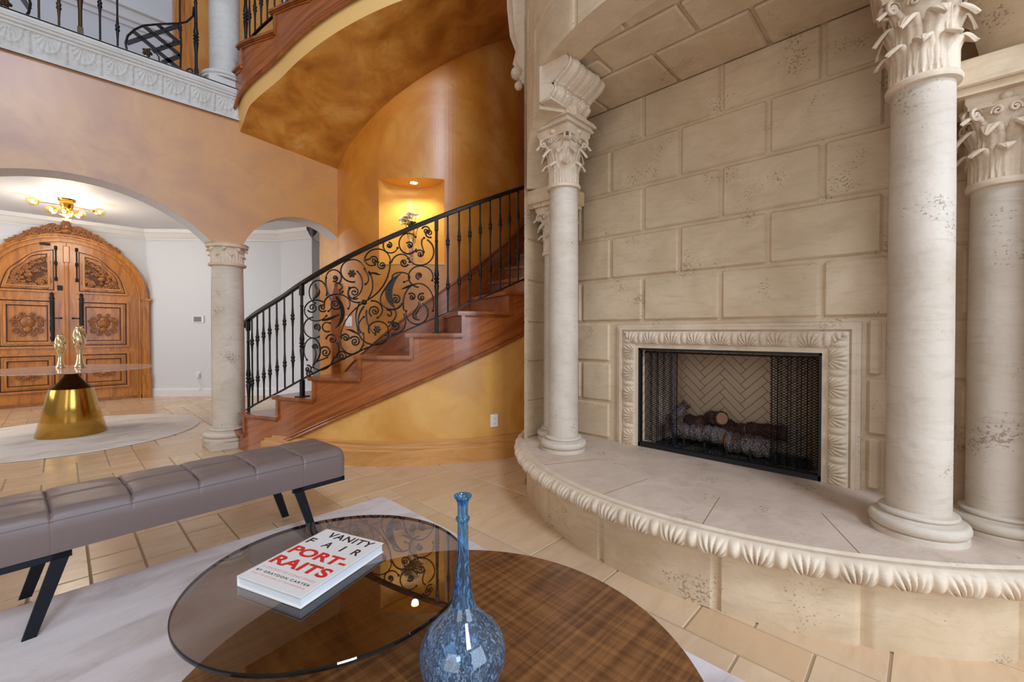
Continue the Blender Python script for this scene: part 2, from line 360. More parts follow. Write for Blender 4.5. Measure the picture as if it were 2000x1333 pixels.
# arch wall (wall_left): between the room and the foyer
YW = 5.16; YB = 5.41
def arch_wall():
    A = (.09, 1.22, 1.30, 2.10); B = (1.91, 1.867, .63, 2.10)
    def bottom(x):
        if x < -.85: return 0
        if x < 1.045: return A[1]+sqrt(max(0, A[2]**2-(x-A[0])**2))
        if x < 1.33: return 2.10
        if x < 2.335: return B[1]+sqrt(max(0, B[2]**2-(x-B[0])**2))
        return 2.3
    xs = sorted(set([-3.4, -.8501, -.8499, 1.045, 1.33, 2.335]+[-.85+i*(1.895/48) for i in range(49)]+[1.3305+i*(1.004/30) for i in range(31)]))
    mb = MB(); und = MB(); top = 3.64
    for x0, x1 in zip(xs, xs[1:]):
        if x1-x0 < 1e-5: continue
        b0 = bottom(x0+1e-6); b1 = bottom(x1-1e-6)
        mb.add([(x0, YW, b0), (x1, YW, b1), (x1, YW, top), (x0, YW, top)], [(0, 1, 2, 3)])
        und.add([(x0, YB, b0), (x1, YB, b1), (x1, YB, top), (x0, YB, top)], [(3, 2, 1, 0)])
        und.add([(x0, YW+.002, b0), (x1, YW+.002, b1), (x1, YB, b1), (x0, YB, b0)], [(0, 3, 2, 1)])
    und.add([(-.85, YW+.002, 0), (-.85, YB, 0), (-.85, YB, 2.12), (-.85, YW+.002, 2.12)], [(0, 1, 2, 3)])
    o = struct(mb.build('wall_left', 'plaster_arch', smooth=False)); und.build('arch_lining', 'white_paint', o)
    # thin end strip beside the stair drum, below the small arch
arch_wall()
# cornice with carved arcade
def cornice():
    o = None
    def fn(u, v):
        x = -3.0+u*4.29; z = 3.372+v*.283; d = 0
        prof = [(0, .035), (.07, .035), (.09, .018), (.16, .02), (.62, .055), (.66, .075), (.72, .075), (.74, .09), (.80, .092), (.82, .105), (.95, .11), (1, .11)]
        for (a, da), (b, db) in zip(prof, prof[1:]):
            if a <= v <= b: d = da+(db-da)*(v-a)/(b-a+1e-9); break
        if .10 < v < .64:
            s = ((x-1.072)/.204) % 1; t = (v-.10)/.54
            if min(s, 1-s) < .09: h = .014*(1-min(s, 1-s)/.09)*(.6+.4*abs(sin(t*9)))
            else:
                q = (s-.5)/.82; h = .012*shell((q*2 % 1)-.5 if False else q, 1-t)+.006*exp(-((hypot(q, (t-.98)*.6)-.42)/.03)**2)
            d += h
        return (x, YW-d, z)
    mb = MB(); mb.grid(fn, 860, 56); mb.box(-3.0, 1.29, YW-.11, YW+.2, 3.62, 3.656)
    return struct(mb.build('trim_1', 'stone_grey'))
cornice()
# stair drum: inner cylindrical wall with niche
TH = (208.3, 240.2); ZN = (1.962, 2.915)
def drum():
    mb = MB(); aa = [177+i*(208.3-177)/24 for i in range(25)]; bb = [208.3+i*(240.2-208.3)/24 for i in range(25)]; cc = [240.2+i*(372-240.2)/70 for i in range(71)]
    def strip(angs, z0, z1):
        for a, b in zip(angs, angs[1:]): mb.add([pc(C, RI, a, z0), pc(C, RI, b, z0), pc(C, RI, b, z1), pc(C, RI, a, z1)], [(0, 1, 2, 3)])
    strip(aa, 0, 7); strip(cc, 0, 7); strip(bb, 0, ZN[0]); strip(bb, ZN[1], 7)
    mb.add([(2.334, YW, 0), (2.334, 5.7, 0), (2.334, 5.7, 7), (2.334, YW, 7)], [(0, 1, 2, 3)])
    o = mb.build('wall_stair_drum', 'plaster_drum'); struct(o)
    nb = MB()
    def back(s, z):
        a = TH[0]+(TH[1]-TH[0])*s; d = .36*sqrt(max(0, 1-(2*s-1)**2))
        return pc(C, RI-d, a, z)
    S = [.5-.5*cos(pi*i/28) for i in range(29)]
    for a, b in zip(S, S[1:]):
        nb.add([back(a, ZN[0]), back(b, ZN[0]), back(b, ZN[1]), back(a, ZN[1])], [(0, 1, 2, 3)])
        for z in ZN:
            e0 = pc(C, RI, TH[0]+(TH[1]-TH[0])*a, z); e1 = pc(C, RI, TH[0]+(TH[1]-TH[0])*b, z); nb.add([e0, e1, back(b, z), back(a, z)], [(0, 1, 2, 3)])
    nb.build('niche', 'niche_plaster', o)
    sl = MB()
    for k in range(24):
        a = TH[0]-.3+(TH[1]-TH[0]+.6)*k/24; b = TH[0]-.3+(TH[1]-TH[0]+.6)*(k+1)/24
        P = [pc(C, r, q, z) for q in (a, b) for r in (RI-.01, RI+.012) for z in (ZN[0]-.012, ZN[0]+.002)]
        sl.add(P, [(0, 1, 3, 2), (4, 6, 7, 5), (0, 4, 5, 1), (2, 3, 7, 6), (1, 5, 7, 3), (0, 2, 6, 4)])
    sl.build('niche_sill', 'plaster_edge', o)
drum()
# outer stair wall round the far side
mb = MB(); mb.grid(lambda u, v: pc(C, RO+.12, 292+u*80, v*7), 40, 1); struct(mb.build('wall_stair_outer', 'plaster_drum'))
# low wall beneath the stair with wooden baseboard
def nose(a): return .785+(a-206.7)*.0175          # height of the nosing line on the outer edge
RIS = .2
def FL(a): q = min(1, max(0, (197-a)/15)); return .095*q*q*(3-2*q)   # the bottom steps flare outwards
def under():
    mb = MB()
    def fn(u, v): a = 172+u*140; return pc(C, RO+FL(a)*.8, a, max(0, nose(a)-.40)*v)
    mb.grid(fn, 100, 1); struct(mb.build('wall_under_stair', 'plaster_wall'))
    bb = MB(); prof = [(.052, 0), (.052, .13), (.044, .14), (.044, .165), (.032, .175), (.03, .2), (.014, .212), (0, .215)]
    bb.grid(lambda u, v: (lambda k: pc(C, RO+prof[k][0]+FL(187+u*125)*.3, 187+u*125, prof[k][1]))(int(round(v*7))), 90, 7, uvf=lambda u, v: (u*5, v*.25))
    struct(bb.build('baseboard_stair', 'wood_base', ang=25))
under()
# soffit of the upper flight
ZUP = 3.655
def soffit():
    def zin(a): return 3.19+(a-179)*.0165
    def zout(a): return 3.2+min(1, max(0, (a-175)/10))*.20+(max(a, 182)-182)*.0168 if a > 175 else 3.2
    mb = MB(); mb.grid(lambda u, v: (lambda a: pc(C, RI+(RO-.03+FL(a)-RI)*v, a, zin(a)*(1-v)+zout(a)*v))(176+u*150), 150, 10); o = struct(mb.build('ceiling_stair_soffit', 'plaster_soffit'))
    e = MB(); e.grid(lambda u, v: (lambda a: pc(C, RO-.03+FL(a)+.03*v, a, zout(a)+(nose(a)+ZUP-.46-zout(a))*v))(176+u*150), 150, 2)
    e.build('soffit_edge', 'plaster_edge', o)
soffit()
# foyer shell
def foyer():
    P = [(-4.2, 10.36), (1.10, 10.36), (2.85, 8.70), (3.14, 8.0), (4.4, 9.6)]
    walls = MB(); cr_ = MB(); bs = MB()
    for (x0, y0), (x1, y1) in zip(P, P[1:]):
        walls.add([(x0, y0, 0), (x1, y1, 0), (x1, y1, 3.06), (x0, y0, 3.06)], [(0, 1, 2, 3)])
        d = V((x1-x0, y1-y0, 0)).normalized(); n = V((d.y, -d.x, 0))
        if n.dot(V((-x0, -y0, 0))) < 0: n = -n
        for prof, m in (([(.015, 2.88), (.02, 2.9), (.05, 2.93), (.09, 2.99), (.11, 3.0), (.12, 3.06)], cr_), ([(.018, 0), (.018, .12), (.008, .15), (0, .152)], bs)):
            for (pa, za), (pb, zb) in zip(prof, prof[1:]):
                if m is bs and x0 < 0: continue
                a = V((x0, y0, 0)); b = V((x1, y1, 0)); m.add([a+n*pa+V((0, 0, za)), b+n*pa+V((0, 0, za)), b+n*pb+V((0, 0, zb)), a+n*pb+V((0, 0, zb))], [(0, 1, 2, 3)])
    struct(walls.build('wall_foyer', 'white_paint', smooth=False)); struct(cr_.build('trim_2', 'white_trim', ang=30)); struct(bs.build('baseboard_foyer', 'white_trim', smooth=False))
    MB().box(-4.2, 4.6, YB, 11.2, 3.06, 3.6).build('ceiling_foyer', 'white_paint', smooth=False, kind='structure')
    MB().box(-4.2, 2.33, YW+.12, 11.2, 3.6, 3.648).build('floor_balcony', 'wood_tread', smooth=False, kind='structure')
    # upper hall beyond the balcony
    MB().box(-5, 6, 10.3, 10.4, 3.65, 7.4).build('wall_upper_hall', 'white_paint', smooth=False, kind='structure')
    m = MB()
    for p, z0, z1 in ((.05, 6.62, 6.70), (.12, 6.70, 6.86), (.2, 6.86, 6.92)): m.box(-5, 6, 10.3-p, 10.32, z0, z1)
    struct(m.build('trim_3', 'white_trim', smooth=False))
    MB().box(1.16, 2.34, 7.0, 7.1, 3.65, 7.2).build('wall_upper_landing', 'plaster_drum', smooth=False, kind='structure')
    m = MB()
    for k, (a, b, d) in enumerate(((1.04, 1.20, .03), (1.06, 1.10, .05), (1.15, 1.2, .06))): m.box(a, b, 7.0-d, 7.12, 3.65, 7.2)
    struct(m.build('trim_4', 'wood_door', smooth=False))
foyer()
# ================================================================== FIREPLACE DRUM
XW = 2.95; HH = .36; YC = .94
ROWS = [HH, .648, .96, 1.272, 1.60, 1.925, 2.26, 2.60, 2.92]
def blocks():
    mb = MB(); rows = list(zip(ROWS, ROWS[1:])); g = .011
    for k, (z0, z1) in enumerate(rows):
        off = (.0 if k % 2 == 0 else .2675)
        js = [.9625+off+.535*i for i in range(-4, 4)]
        if k % 2 == 0: js = [.9625+.2675+.535*i for i in range(-4, 4)]
        else: js = [.9625+.535*i for i in range(-4, 4)]
        if k < 3: js = [.24 - (.06 if k % 2 else .28), .24] if False else js
        for a, b in zip(js, js[1:]):
            a2 = max(a, -.45); b2 = min(b, 2.30)
            segs = [(a2, b2)]
            if k < 3: segs = [(a2, min(b2, .235)), (max(a2, 1.755), b2)]
            for p, q in segs:
                if q-p > .03: mb.box(XW-.016, XW+.04, p+g, q-g, z0+g, z1-g, .011)
    mb.box(XW, XW+.06, -.5, 2.35, 1.28, 3.0)
    mb.box(XW, XW+.06, -.5, .43, 0, 1.28); mb.box(XW, XW+.06, 1.515, 2.35, 0, 1.28); mb.box(XW, XW+.06, .43, 1.515, 1.07, 1.28)
    return struct(mb.build('wall_fireplace', 'stone', smooth=False))
blocks()
def niche_ceiling():
    mb = MB(); g = .010
    for k, (x0, x1) in enumerate(((2.54, XW), (2.24, 2.54), (1.94, 2.24))):
        for i in range(-3, 4):
            a = (1.235 if k % 2 == 0 else .955)+.545*i; b = a+.545; a = max(a, -.30); b = min(b, 2.18)
            if b-a > .05:
                far = max(abs(a-YC), abs(b-YC)); xi = D[0]-sqrt(max(0, (RD1-.03)**2-far**2)); xx = max(x0, xi)
                if x1-xx < .07: continue
                mb.box(xx+g, x1-g, a+g, b-g, 2.905, 2.95, .010)
    pl = [(3.02, -.36), (3.02, 2.24), (2.62, 2.24)]+[tuple(pc(D, RD1-.10, a, 0)[:2]) for a in range(134, 227, 4)]+[(2.62, -.36)]
    mb.prism(pl, lambda a, b, d: V((a, b, d)), 2.925, 3.0)
    return struct(mb.build('ceiling_fireplace', 'stone', smooth=False))
niche_ceiling()
def fascia():
    o = None; mb = MB()
    def low(a):   # a: angle from the axis, degrees
        a = abs(a)
        if a < 30.5: return 2.885
        if a > 49: return 0
        return 2.30+.34*sqrt(max(0, 1-((a-30.5)/17.0)**2)) if a < 47.5 else 2.30
    joints = [163.8-180+17.4*i for i in range(-5, 6)]
    A = [-80+i*.8 for i in range(201)]; A = sorted(A+[30.49, 30.51, -30.49, -30.51])
    top = 5.2; courses = [3.24, 3.58, 3.92, 4.26, 4.6]
    def R(a, z):
        j = min(abs(a-q) for q in joints) if z < 3.24 or z > 3.58 else min(abs(a-q-8.7) for q in joints)
        dz = min(abs(z-c) for c in courses) if z > 2.95 else 1
        return RD1-.016*exp(-(j/.42)**2)-.016*exp(-(dz/.012)**2)
    Zs = [0, .1, .25]+[2.95+.0]  # relative rows
    zl = sorted([2.96+.02*i for i in range(0, 45)])+[4.2, 5.2]
    for a, b in zip(A, A[1:]):
        la = low(a); lb = low(b)
        if (la == 0) != (lb == 0): la = lb = max(la, lb)
        if la == 0: continue
        if abs(a) > 49 or abs(b) > 49: continue
        n = len(mb.v)
        rows = [None]+zl
        for z in rows:
            for q, l in ((a, la), (b, lb)): mb.v.append(tuple(pc(D, R(q, z or 2.9), 180+q, z if z else l)))
        for k in range(len(rows)-1): mb.f.append((n+2*k, n+2*k+1, n+2*k+3, n+2*k+2))
        # underside
        th = .20 if abs(a) < 30.4 else .26
        mb.add([pc(D, RD1, 180+a, la), pc(D, RD1, 180+b, lb), pc(D, RD1-th, 180+b, lb), pc(D, RD1-th, 180+a, la)], [(0, 1, 2, 3)])
        mb.add([pc(D, RD1-th, 180+a, la), pc(D, RD1-th, 180+b, lb), pc(D, RD1-th, 180+b, 2.96), pc(D, RD1-th, 180+a, 2.96)], [(0, 1, 2, 3)])
    o = struct(mb.build('wall_fireplace_drum', 'stone', ang=50))
    # jamb blocks over the main columns, flush with the curved face
    for s in (1, -1):
        arc_ = [tuple(pc(D, RD1-.004, 180-q, 0)[:2]) for q in (30.5, 34, 38, 42, 46, 49)]
        poly = [(2.60, 1.815)]+arc_+[(2.60, 2.25)]
        poly = [(x, y if s > 0 else 2*YC-y) for x, y in poly]
        j = MB(); j.prism(poly, lambda a, b, d: V((a, b, d)), 2.665, 2.93); fixn(j.build('jamb_block', 'stone', o, smooth=False))
    # side piers: curved outside, flat towards the niche, coursed with V joints
    for s in (1, -1):
        p = MB(); zz = [0, .36]+[]
        zs = []
        for z0, z1 in zip(ROWS, ROWS[1:]): zs += [(z0, -.012), (z0+.012, 0), (z1-.012, 0)]
        zs = [(0, 0)]+zs+[(2.92, 0), (5.2, 0)]
        plan = [(XW+.05, 2.27), (2.60, 2.27), (2.50, 2.265)]+[tuple(pc(D, RD1, a, 0)[:2]) for a in range(130, 40, -3)]
        cx = sum(q[0] for q in plan)/len(plan); cy = sum(q[1] for q in plan)/len(plan)
        def fn(i, j):
            x, y = plan[i]; z, d = zs[j]; n = V((x-D[0], y-D[1], 0)).normalized() if i > 2 else (V((-.7, -.3, 0)) if i == 2 else V((0, -1, 0)))
            q = V((x, y, z))+n*d; return V((q.x, q.y if s > 0 else 2*YC-q.y, q.z))
        n = len(zs); m = len(plan)
        p.v = [tuple(fn(i, j)) for i in range(m) for j in range(n)]
        p.f = [(i*n+j, (i+1)*n+j, (i+1)*n+j+1, i*n+j+1) for i in range(m-1) for j in range(n-1)]
        p.build('pier', 'stone', o, ang=20)
fascia()
fire = thing('fireplace', 'cream stone fireplace with bowed raised hearth and leaf-carved surround', 'fireplace', (2.4, YC, 0))
def rel(mb, root): mb.xf(Matrix.Translation(-V(root.location))); return mb
def hearth():
    mb = MB(); J = [180+q for q in (-26.4+0, -9.2, 9.8, 26.6, 44, -44, 61, -61)]; zs = [0, .02, .14, .27]
    ang = sorted([100+i*.5 for i in range(321)])
    def R(a): j = min(abs(a-q) for q in J); return RD1-.018*exp(-(j/.5)**4)
    mb.grid(lambda u, v: (lambda a: pc(D, R(a), a, zs[int(round(v*3))]))(100+u*160), 320, 3)
    rel(mb, fire).build('hearth_front', 'stone', fire)
    top = MB(); N = 110; top.v = [tuple(pc(D, 1.752, 100+160*i/N, HH)) for i in range(N+1)]+[(3.6, -.8, HH), (3.6, 2.7, HH)]
    top.f = [tuple(range(N+3))]
    tj = []
    for a in (171.5, 188, 206, 153): 
        p = pc(D, 1.74, a, HH+.0006); q = pc(D, 1.36, a, HH+.0006); n = V((-(q-p).y, (q-p).x, 0)).normalized()*.0018; tj.append([p-n, p+n, q+n, q-n])
    o = rel(top, fire).build('hearth_slab', 'stone_hearth', fire, smooth=False)
    for q4 in tj: m_ = MB(); m_.add(q4, [(0, 1, 2, 3)]); rel(m_, fire).build('slab_joint', 'brick_joint', o, smooth=False)
    lip = MB(); PR = [(1.745, HH+.002), (1.752, HH+.002), (1.757, HH-.006), (1.764, HH-.007), (1.768, HH-.004), (1.780, HH-.005)]
    for i in range(30):
        q = i/29; a = pi/2*(1-q*1.75); PR.append((1.772+.036*cos(a)+.004, HH-.048+.042*sin(a)*(1 if a > 0 else 1.0)))
    PR.append((1.742, .272)); K = len(PR)-1; SP = RD1*RD(160)/(.128)
    def fn(u, v):
        k = int(round(v*K)); r, z = PR[k]; d = 0
        if k >= 9 and k < K:
            t = (k-9)/(K-9); s = (u*31) % 1
            if s < .72: d = .024*shell((s-.36)/.72, 1-t)
            else: q = (s-.86)/.13; d = .015*max(0, 1-q*q-((t-.5)*1.7)**2)
        return pc(D, r+d, 100+u*160, z-(d*.3))
    lip.grid(fn, 2400, K); rel(lip, fire).build('hearth_edge', 'stone_carved', fire, ang=70)
hearth()
OY0, OY1, OZ1 = .42, 1.525, 1.08
def surround():
    # mitred frame: three runs of a carved profile; profile coordinate w outwards 0...15, p = projection
    def prof(w):
        if w < .028: return .020
        if w < .034: return .020+.012*(w-.028)/.006
        if w < .122: q = (w-.078)/.044; return .026+.016*sqrt(max(0, 1-q*q))*.6
        if w < .130: return .020
        if w < .150: return .036
        return .024
    mb = MB(); W = .172; NV = 60
    def run(p0, p1, along, outw, L, n):
        def fn(u, v):
            w_ = v*W; s0 = -w_ if along[2] == 0 or along[3] else 0
            base = V(p0)+V(along[:3])*0
            a = -w_*along[3]+u*(L+w_*(along[3]+along[4])); x = prof(w_)
            if .034 < w_ < .122:
                t = (w_-.034)/.088; per = .158; k = (a/per) % 1
                if k < .72: x += .020*shell((k-.37)/.74, t)
                else: q = (k-.87)/.12; x += .011*max(0, 1-q*q-((t-.45)*2)**2)
            P = V(p0)+V(along[:3])*a+V(outw)*w_; return V((XW-x, P.y, P.z))
        mb.grid(fn, n, NV)
    run((XW, OY0, OZ1), None, (0, 1, 0, 1, 1), (0, 0, 1), OY1-OY0, 420)
    run((XW, OY0, HH), None, (0, 0, 1, 0, 1), (0, -1, 0), OZ1-HH, 280)
    run((XW, OY1, HH), None, (0, 0, 1, 0, 1), (0, 1, 0), OZ1-HH, 280)
    for y in (OY0-W, OY1+W): mb.box(XW-.024, XW+.01, y-.001, y+.001, HH, OZ1+W)
    mb.box(XW-.024, XW+.01, OY0-W, OY1+W, OZ1+W-.001, OZ1+W+.001)
    rel(mb, fire).build('surround', 'stone_carved', fire, ang=70)
    fr = MB(); t = .014
    fr.box(XW-.022, XW+.03, OY0, OY0+t, HH, OZ1); fr.box(XW-.022, XW+.03, OY1-t, OY1, HH, OZ1); fr.box(XW-.022, XW+.03, OY0, OY1, OZ1-t, OZ1); fr.box(XW-.022, XW+.03, OY0, OY1, HH+.001, HH+.03)
    rel(fr, fire).build('metal_frame', 'black_matte', fire, smooth=False)
    m = MB(); m.tube([(XW+.045, OY0+.01, OZ1-.03), (XW+.045, OY1-.01, OZ1-.03)], .006, 8); rel(m, fire).build('curtain_rod', 'black_matte', fire)
    # firebox lined with herringbone brick
    XB = 3.40; yb0, yb1 = .545, 1.395
    import bmesh
    def herring(P0, ex, ez, Wd, Hh, nrm, name):
        L, w_ = .20, .05; n = 4; m = MB(); m.v = []; g = .0022
        for i in range(-40, 50):
            for j in range(-40, 50):
                k = (i-j) % (2*n)
                if k == 0: x0, y0, x1, y1 = i, j, i+n, j+1
                elif k == 2*n-1: x0, y0, x1, y1 = i, j, i+1, j+n
                else: continue
                pts = [(x0*w_+g, y0*w_+g), (x1*w_-g, y0*w_+g), (x1*w_-g, y1*w_-g), (x0*w_+g, y1*w_-g)]
                r = [((a-b)*.70711+Wd*.5, (a+b)*.70711+Hh*.3) for a, b in pts]
                if max(q[0] for q in r) < 0 or min(q[0] for q in r) > Wd or max(q[1] for q in r) < 0 or min(q[1] for q in r) > Hh: continue
                m.add([(q[0], q[1], 0) for q in r], [(0, 1, 2, 3)])
        me = bpy.data.meshes.new(name); me.from_pydata(m.v, [], m.f); b = bmesh.new(); b.from_mesh(me)
        for co, no in (((0, 0, 0), (-1, 0, 0)), ((Wd, 0, 0), (1, 0, 0)), ((0, 0, 0), (0, -1, 0)), ((0, Hh, 0), (0, 1, 0))):
            bmesh.ops.bisect_plane(b, geom=b.verts[:]+b.edges[:]+b.faces[:], plane_co=co, plane_no=no, clear_outer=True)
        for v in b.verts: q = V(P0)+V(ex)*v.co.x+V(ez)*v.co.y+V(nrm)*.004; v.co = q-V(fire.location)
        b.to_mesh(me); b.free(); me.materials.append(MATS['firebrick']); o = bpy.data.objects.new('brick_lining', me); COL.objects.link(o); o.parent = fire
    sh = MB()
    for q in ([(XB, yb0), (XB, yb1)], [(XW+.02, OY1-.01), (XB, yb1)], [(XW+.02, OY0+.01), (XB, yb0)]):
        sh.add([(q[0][0], q[0][1], HH), (q[1][0], q[1][1], HH), (q[1][0], q[1][1], OZ1+.12), (q[0][0], q[0][1], OZ1+.12)], [(0, 1, 2, 3)])
    sh.add([(XW, OY0, HH+.012), (XW, OY1, HH+.012), (XB, yb1, HH+.012), (XB, yb0, HH+.012)], [(0, 1, 2, 3)])
    sh.add([(XW, OY0, OZ1+.1), (XW, OY1, OZ1+.1), (XB, yb1, OZ1+.1), (XB, yb0, OZ1+.1)], [(0, 1, 2, 3)])
    rel(sh, fire).build('firebox', 'brick_joint', fire, smooth=False)
    herring((XB, yb0, HH), (0, 1, 0), (0, 0, 1), yb1-yb0, OZ1-HH+.1, (-1, 0, 0), 'brick_lining')
    e = V((XB-XW-.02, yb1-OY1+.01, 0)); herring((XW+.02, OY1-.01, HH), e.normalized(), (0, 0, 1), e.length, OZ1-HH+.1, (0, -1, 0), 'brick_lining')
    e = V((XB-XW-.02, yb0-OY0-.01, 0)); herring((XW+.02, OY0+.01, HH), e.normalized(), (0, 0, 1), e.length, OZ1-HH+.1, (0, 1, 0), 'brick_lining')
    for y0, y1, nf in ((1.262, 1.508, 5), (.437, .69, 5)):
        c = MB(); c.grid(lambda u, v: V((XW+.05+.02*sin(u*nf*2*pi)*(.7+.3*v), y0+(y1-y0)*u+.008*sin(u*nf*4*pi), HH+.035+v*(OZ1-HH-.06))), 90, 2, uvf=lambda u, v: (u*(y1-y0)*2.0, v*.68))
        rel(c, fire).build('mesh_curtain', 'chain_mesh', fire)
surround()
# gas logs, grate and embers stand in the firebox
def log(path, r, mat, label, ends=True):
    pts = [V(p) for p in path]; rnd = random.Random(int(r*1000)+len(path)); P = []
    for a, b in zip(pts, pts[1:]):
        for k in range(8): P.append(a.lerp(b, k/8))
    P.append(pts[-1]); R_ = [r*(1+.12*sin(i*1.7)+.06*sin(i*.7)) for i in range(len(P))]
    root = P[len(P)//2].copy(); m = MB(); m.tube(P, R_, 16)
    m.v = [tuple(V(q)*(1)+V((rnd.uniform(-1, 1), rnd.uniform(-1, 1), rnd.uniform(-1, 1)))*r*.07) for q in m.v]
    m.xf(Matrix.Translation(-root)); o = m.build('gas_log', mat, loc=root, ang=80); tag(o, label, 'log')
    if ends:
        for q, p2 in ((P[0], P[1]), (P[-1], P[-2])):
            d = (q-p2).normalized(); e = MB(); e.tube([q-root+d*.001, q-root+d*.006], r*.86, 14); e.build('cut_end', 'log_end', o)
    return o
zf = HH+.10
log([(3.10, 1.33, zf+.02), (3.12, 1.20, zf+.02), (3.10, 1.08, zf+.035), (3.09, .98, zf+.03)], .055, 'bark', 'front left charred log with ash-grey bark and brown middle')
log([(3.08, .95, zf-.0), (3.07, .84, zf+.01), (3.09, .70, zf+.0)], .065, 'bark', 'thick front right log with pale cracked bark and an orange patch')
log([(3.24, 1.30, zf+.06), (3.25, 1.1, zf+.07), (3.24, .9, zf+.05)], .055, 'bark_dark', 'dark brown log lying at the back left of the fire grate')
log([(3.24, .88, zf+.06), (3.25, .66, zf+.08)], .055, 'bark_dark', 'dark brown log lying at the back right of the fire grate')
log([(3.08, 1.36, zf+.08), (3.18, 1.27, zf+.21)], .036, 'bark', 'short grey log leaning up at the left end of the fire')
log([(3.22, 1.12, zf+.12), (3.10, 1.00, zf+.15)], .046, 'bark_dark', 'short log with a round tan cut end laid across the middle')
gr = thing('fire_grate', 'black iron grate with upright prongs under the gas logs', 'grate', (3.12, 1.0, HH+.012))
for y in (.66, .80, .94, 1.08, 1.22, 1.33):
    m = MB(); m.tube([(3.01-3.12, y-1.0, .075), (3.01-3.12, y-1.0, .022), (3.30-3.12, y-1.0, .022)], .008, 6); m.build('grate_bar', 'black_matte', gr)
m = MB(); 
for x in (-.07, .12): m.tube([(x, -.36, .012), (x, .35, .012)], .008, 6); m.box(x-.01, x+.01, -.3, -.28, 0, .02); m.box(x-.01, x+.01, .28, .3, 0, .02)
m.build('cross_bar', 'black_matte', gr)
m = MB(); rnd = random.Random(5)
for i in range(900):
    x = rnd.uniform(2.985, 3.30); y = rnd.uniform(.50, 1.44); r = rnd.uniform(.005, .012); m.ball((x, y, HH+.014+r*.5), r, 6)
m.build('lava_embers', 'ember', None, kind='stuff', label='bed of dark lava-rock embers on the firebox floor', category='embers')
# ================================================================== COLUMNS
def acanthus(mb, ang, r0, z0, h, wd, out, base_r):
    """one leaf hugging the bell at angle ang, tip curling outwards"""
    N, Mn = 26, 12; base_s = r0
    def fn(u, v):
        t = u; s = v*2-1; q = min(1, t/.78); z = z0+h*(q*.98 if t < .78 else .98-.22*((t-.78)/.22)**1.5)
        r = r0+base_r*q**2+(out*max(0, (t-.5)/.5)**1.6)+.006
        wl = wd*(.72+.28*sin(pi*min(1, t*1.1)))*(1 if t < .6 else max(.06, cos((t-.6)/.4*pi*.5)**.65))
        wl *= 1+.06*cos(t*22); r += -.06*r0*abs(s)**2+.03*r0*cos(s*9)*(1-t*.5)
        a = ang+s*wl/(2*max(.04, r0)); return (r*cos(a), r*sin(a), z)
    th = .085*base_s; rows = []
    for i in range(N+1):
        u = i/N; o_ = [V(fn(u, j/Mn)) for j in range(Mn+1)]; du = V(fn(min(1, u+.02), .5))-V(fn(max(0, u-.02), .5)); dv = V(fn(u, .6))-V(fn(u, .4))
        nn = dv.cross(du); nn = nn.normalized() if nn.length > 1e-9 else V((cos(ang), sin(ang), 0))
        if i > 3 and nn.dot(last) < 0: nn = -nn
        if i <= 3 and nn.dot(V((cos(ang), sin(ang), 0))) < 0: nn = -nn
        last = nn; rows.append(o_+[p-nn*th for p in reversed(o_)])
    n = len(mb.v); K = len(rows[0]); mb.v += [tuple(p) for r_ in rows for p in r_]
    mb.f += [(n+i*K+j, n+i*K+(j+1) % K, n+(i+1)*K+(j+1) % K, n+(i+1)*K+j) for i in range(N) for j in range(K)]
    mb.f.append(tuple(n+N*K+j for j in range(K)))
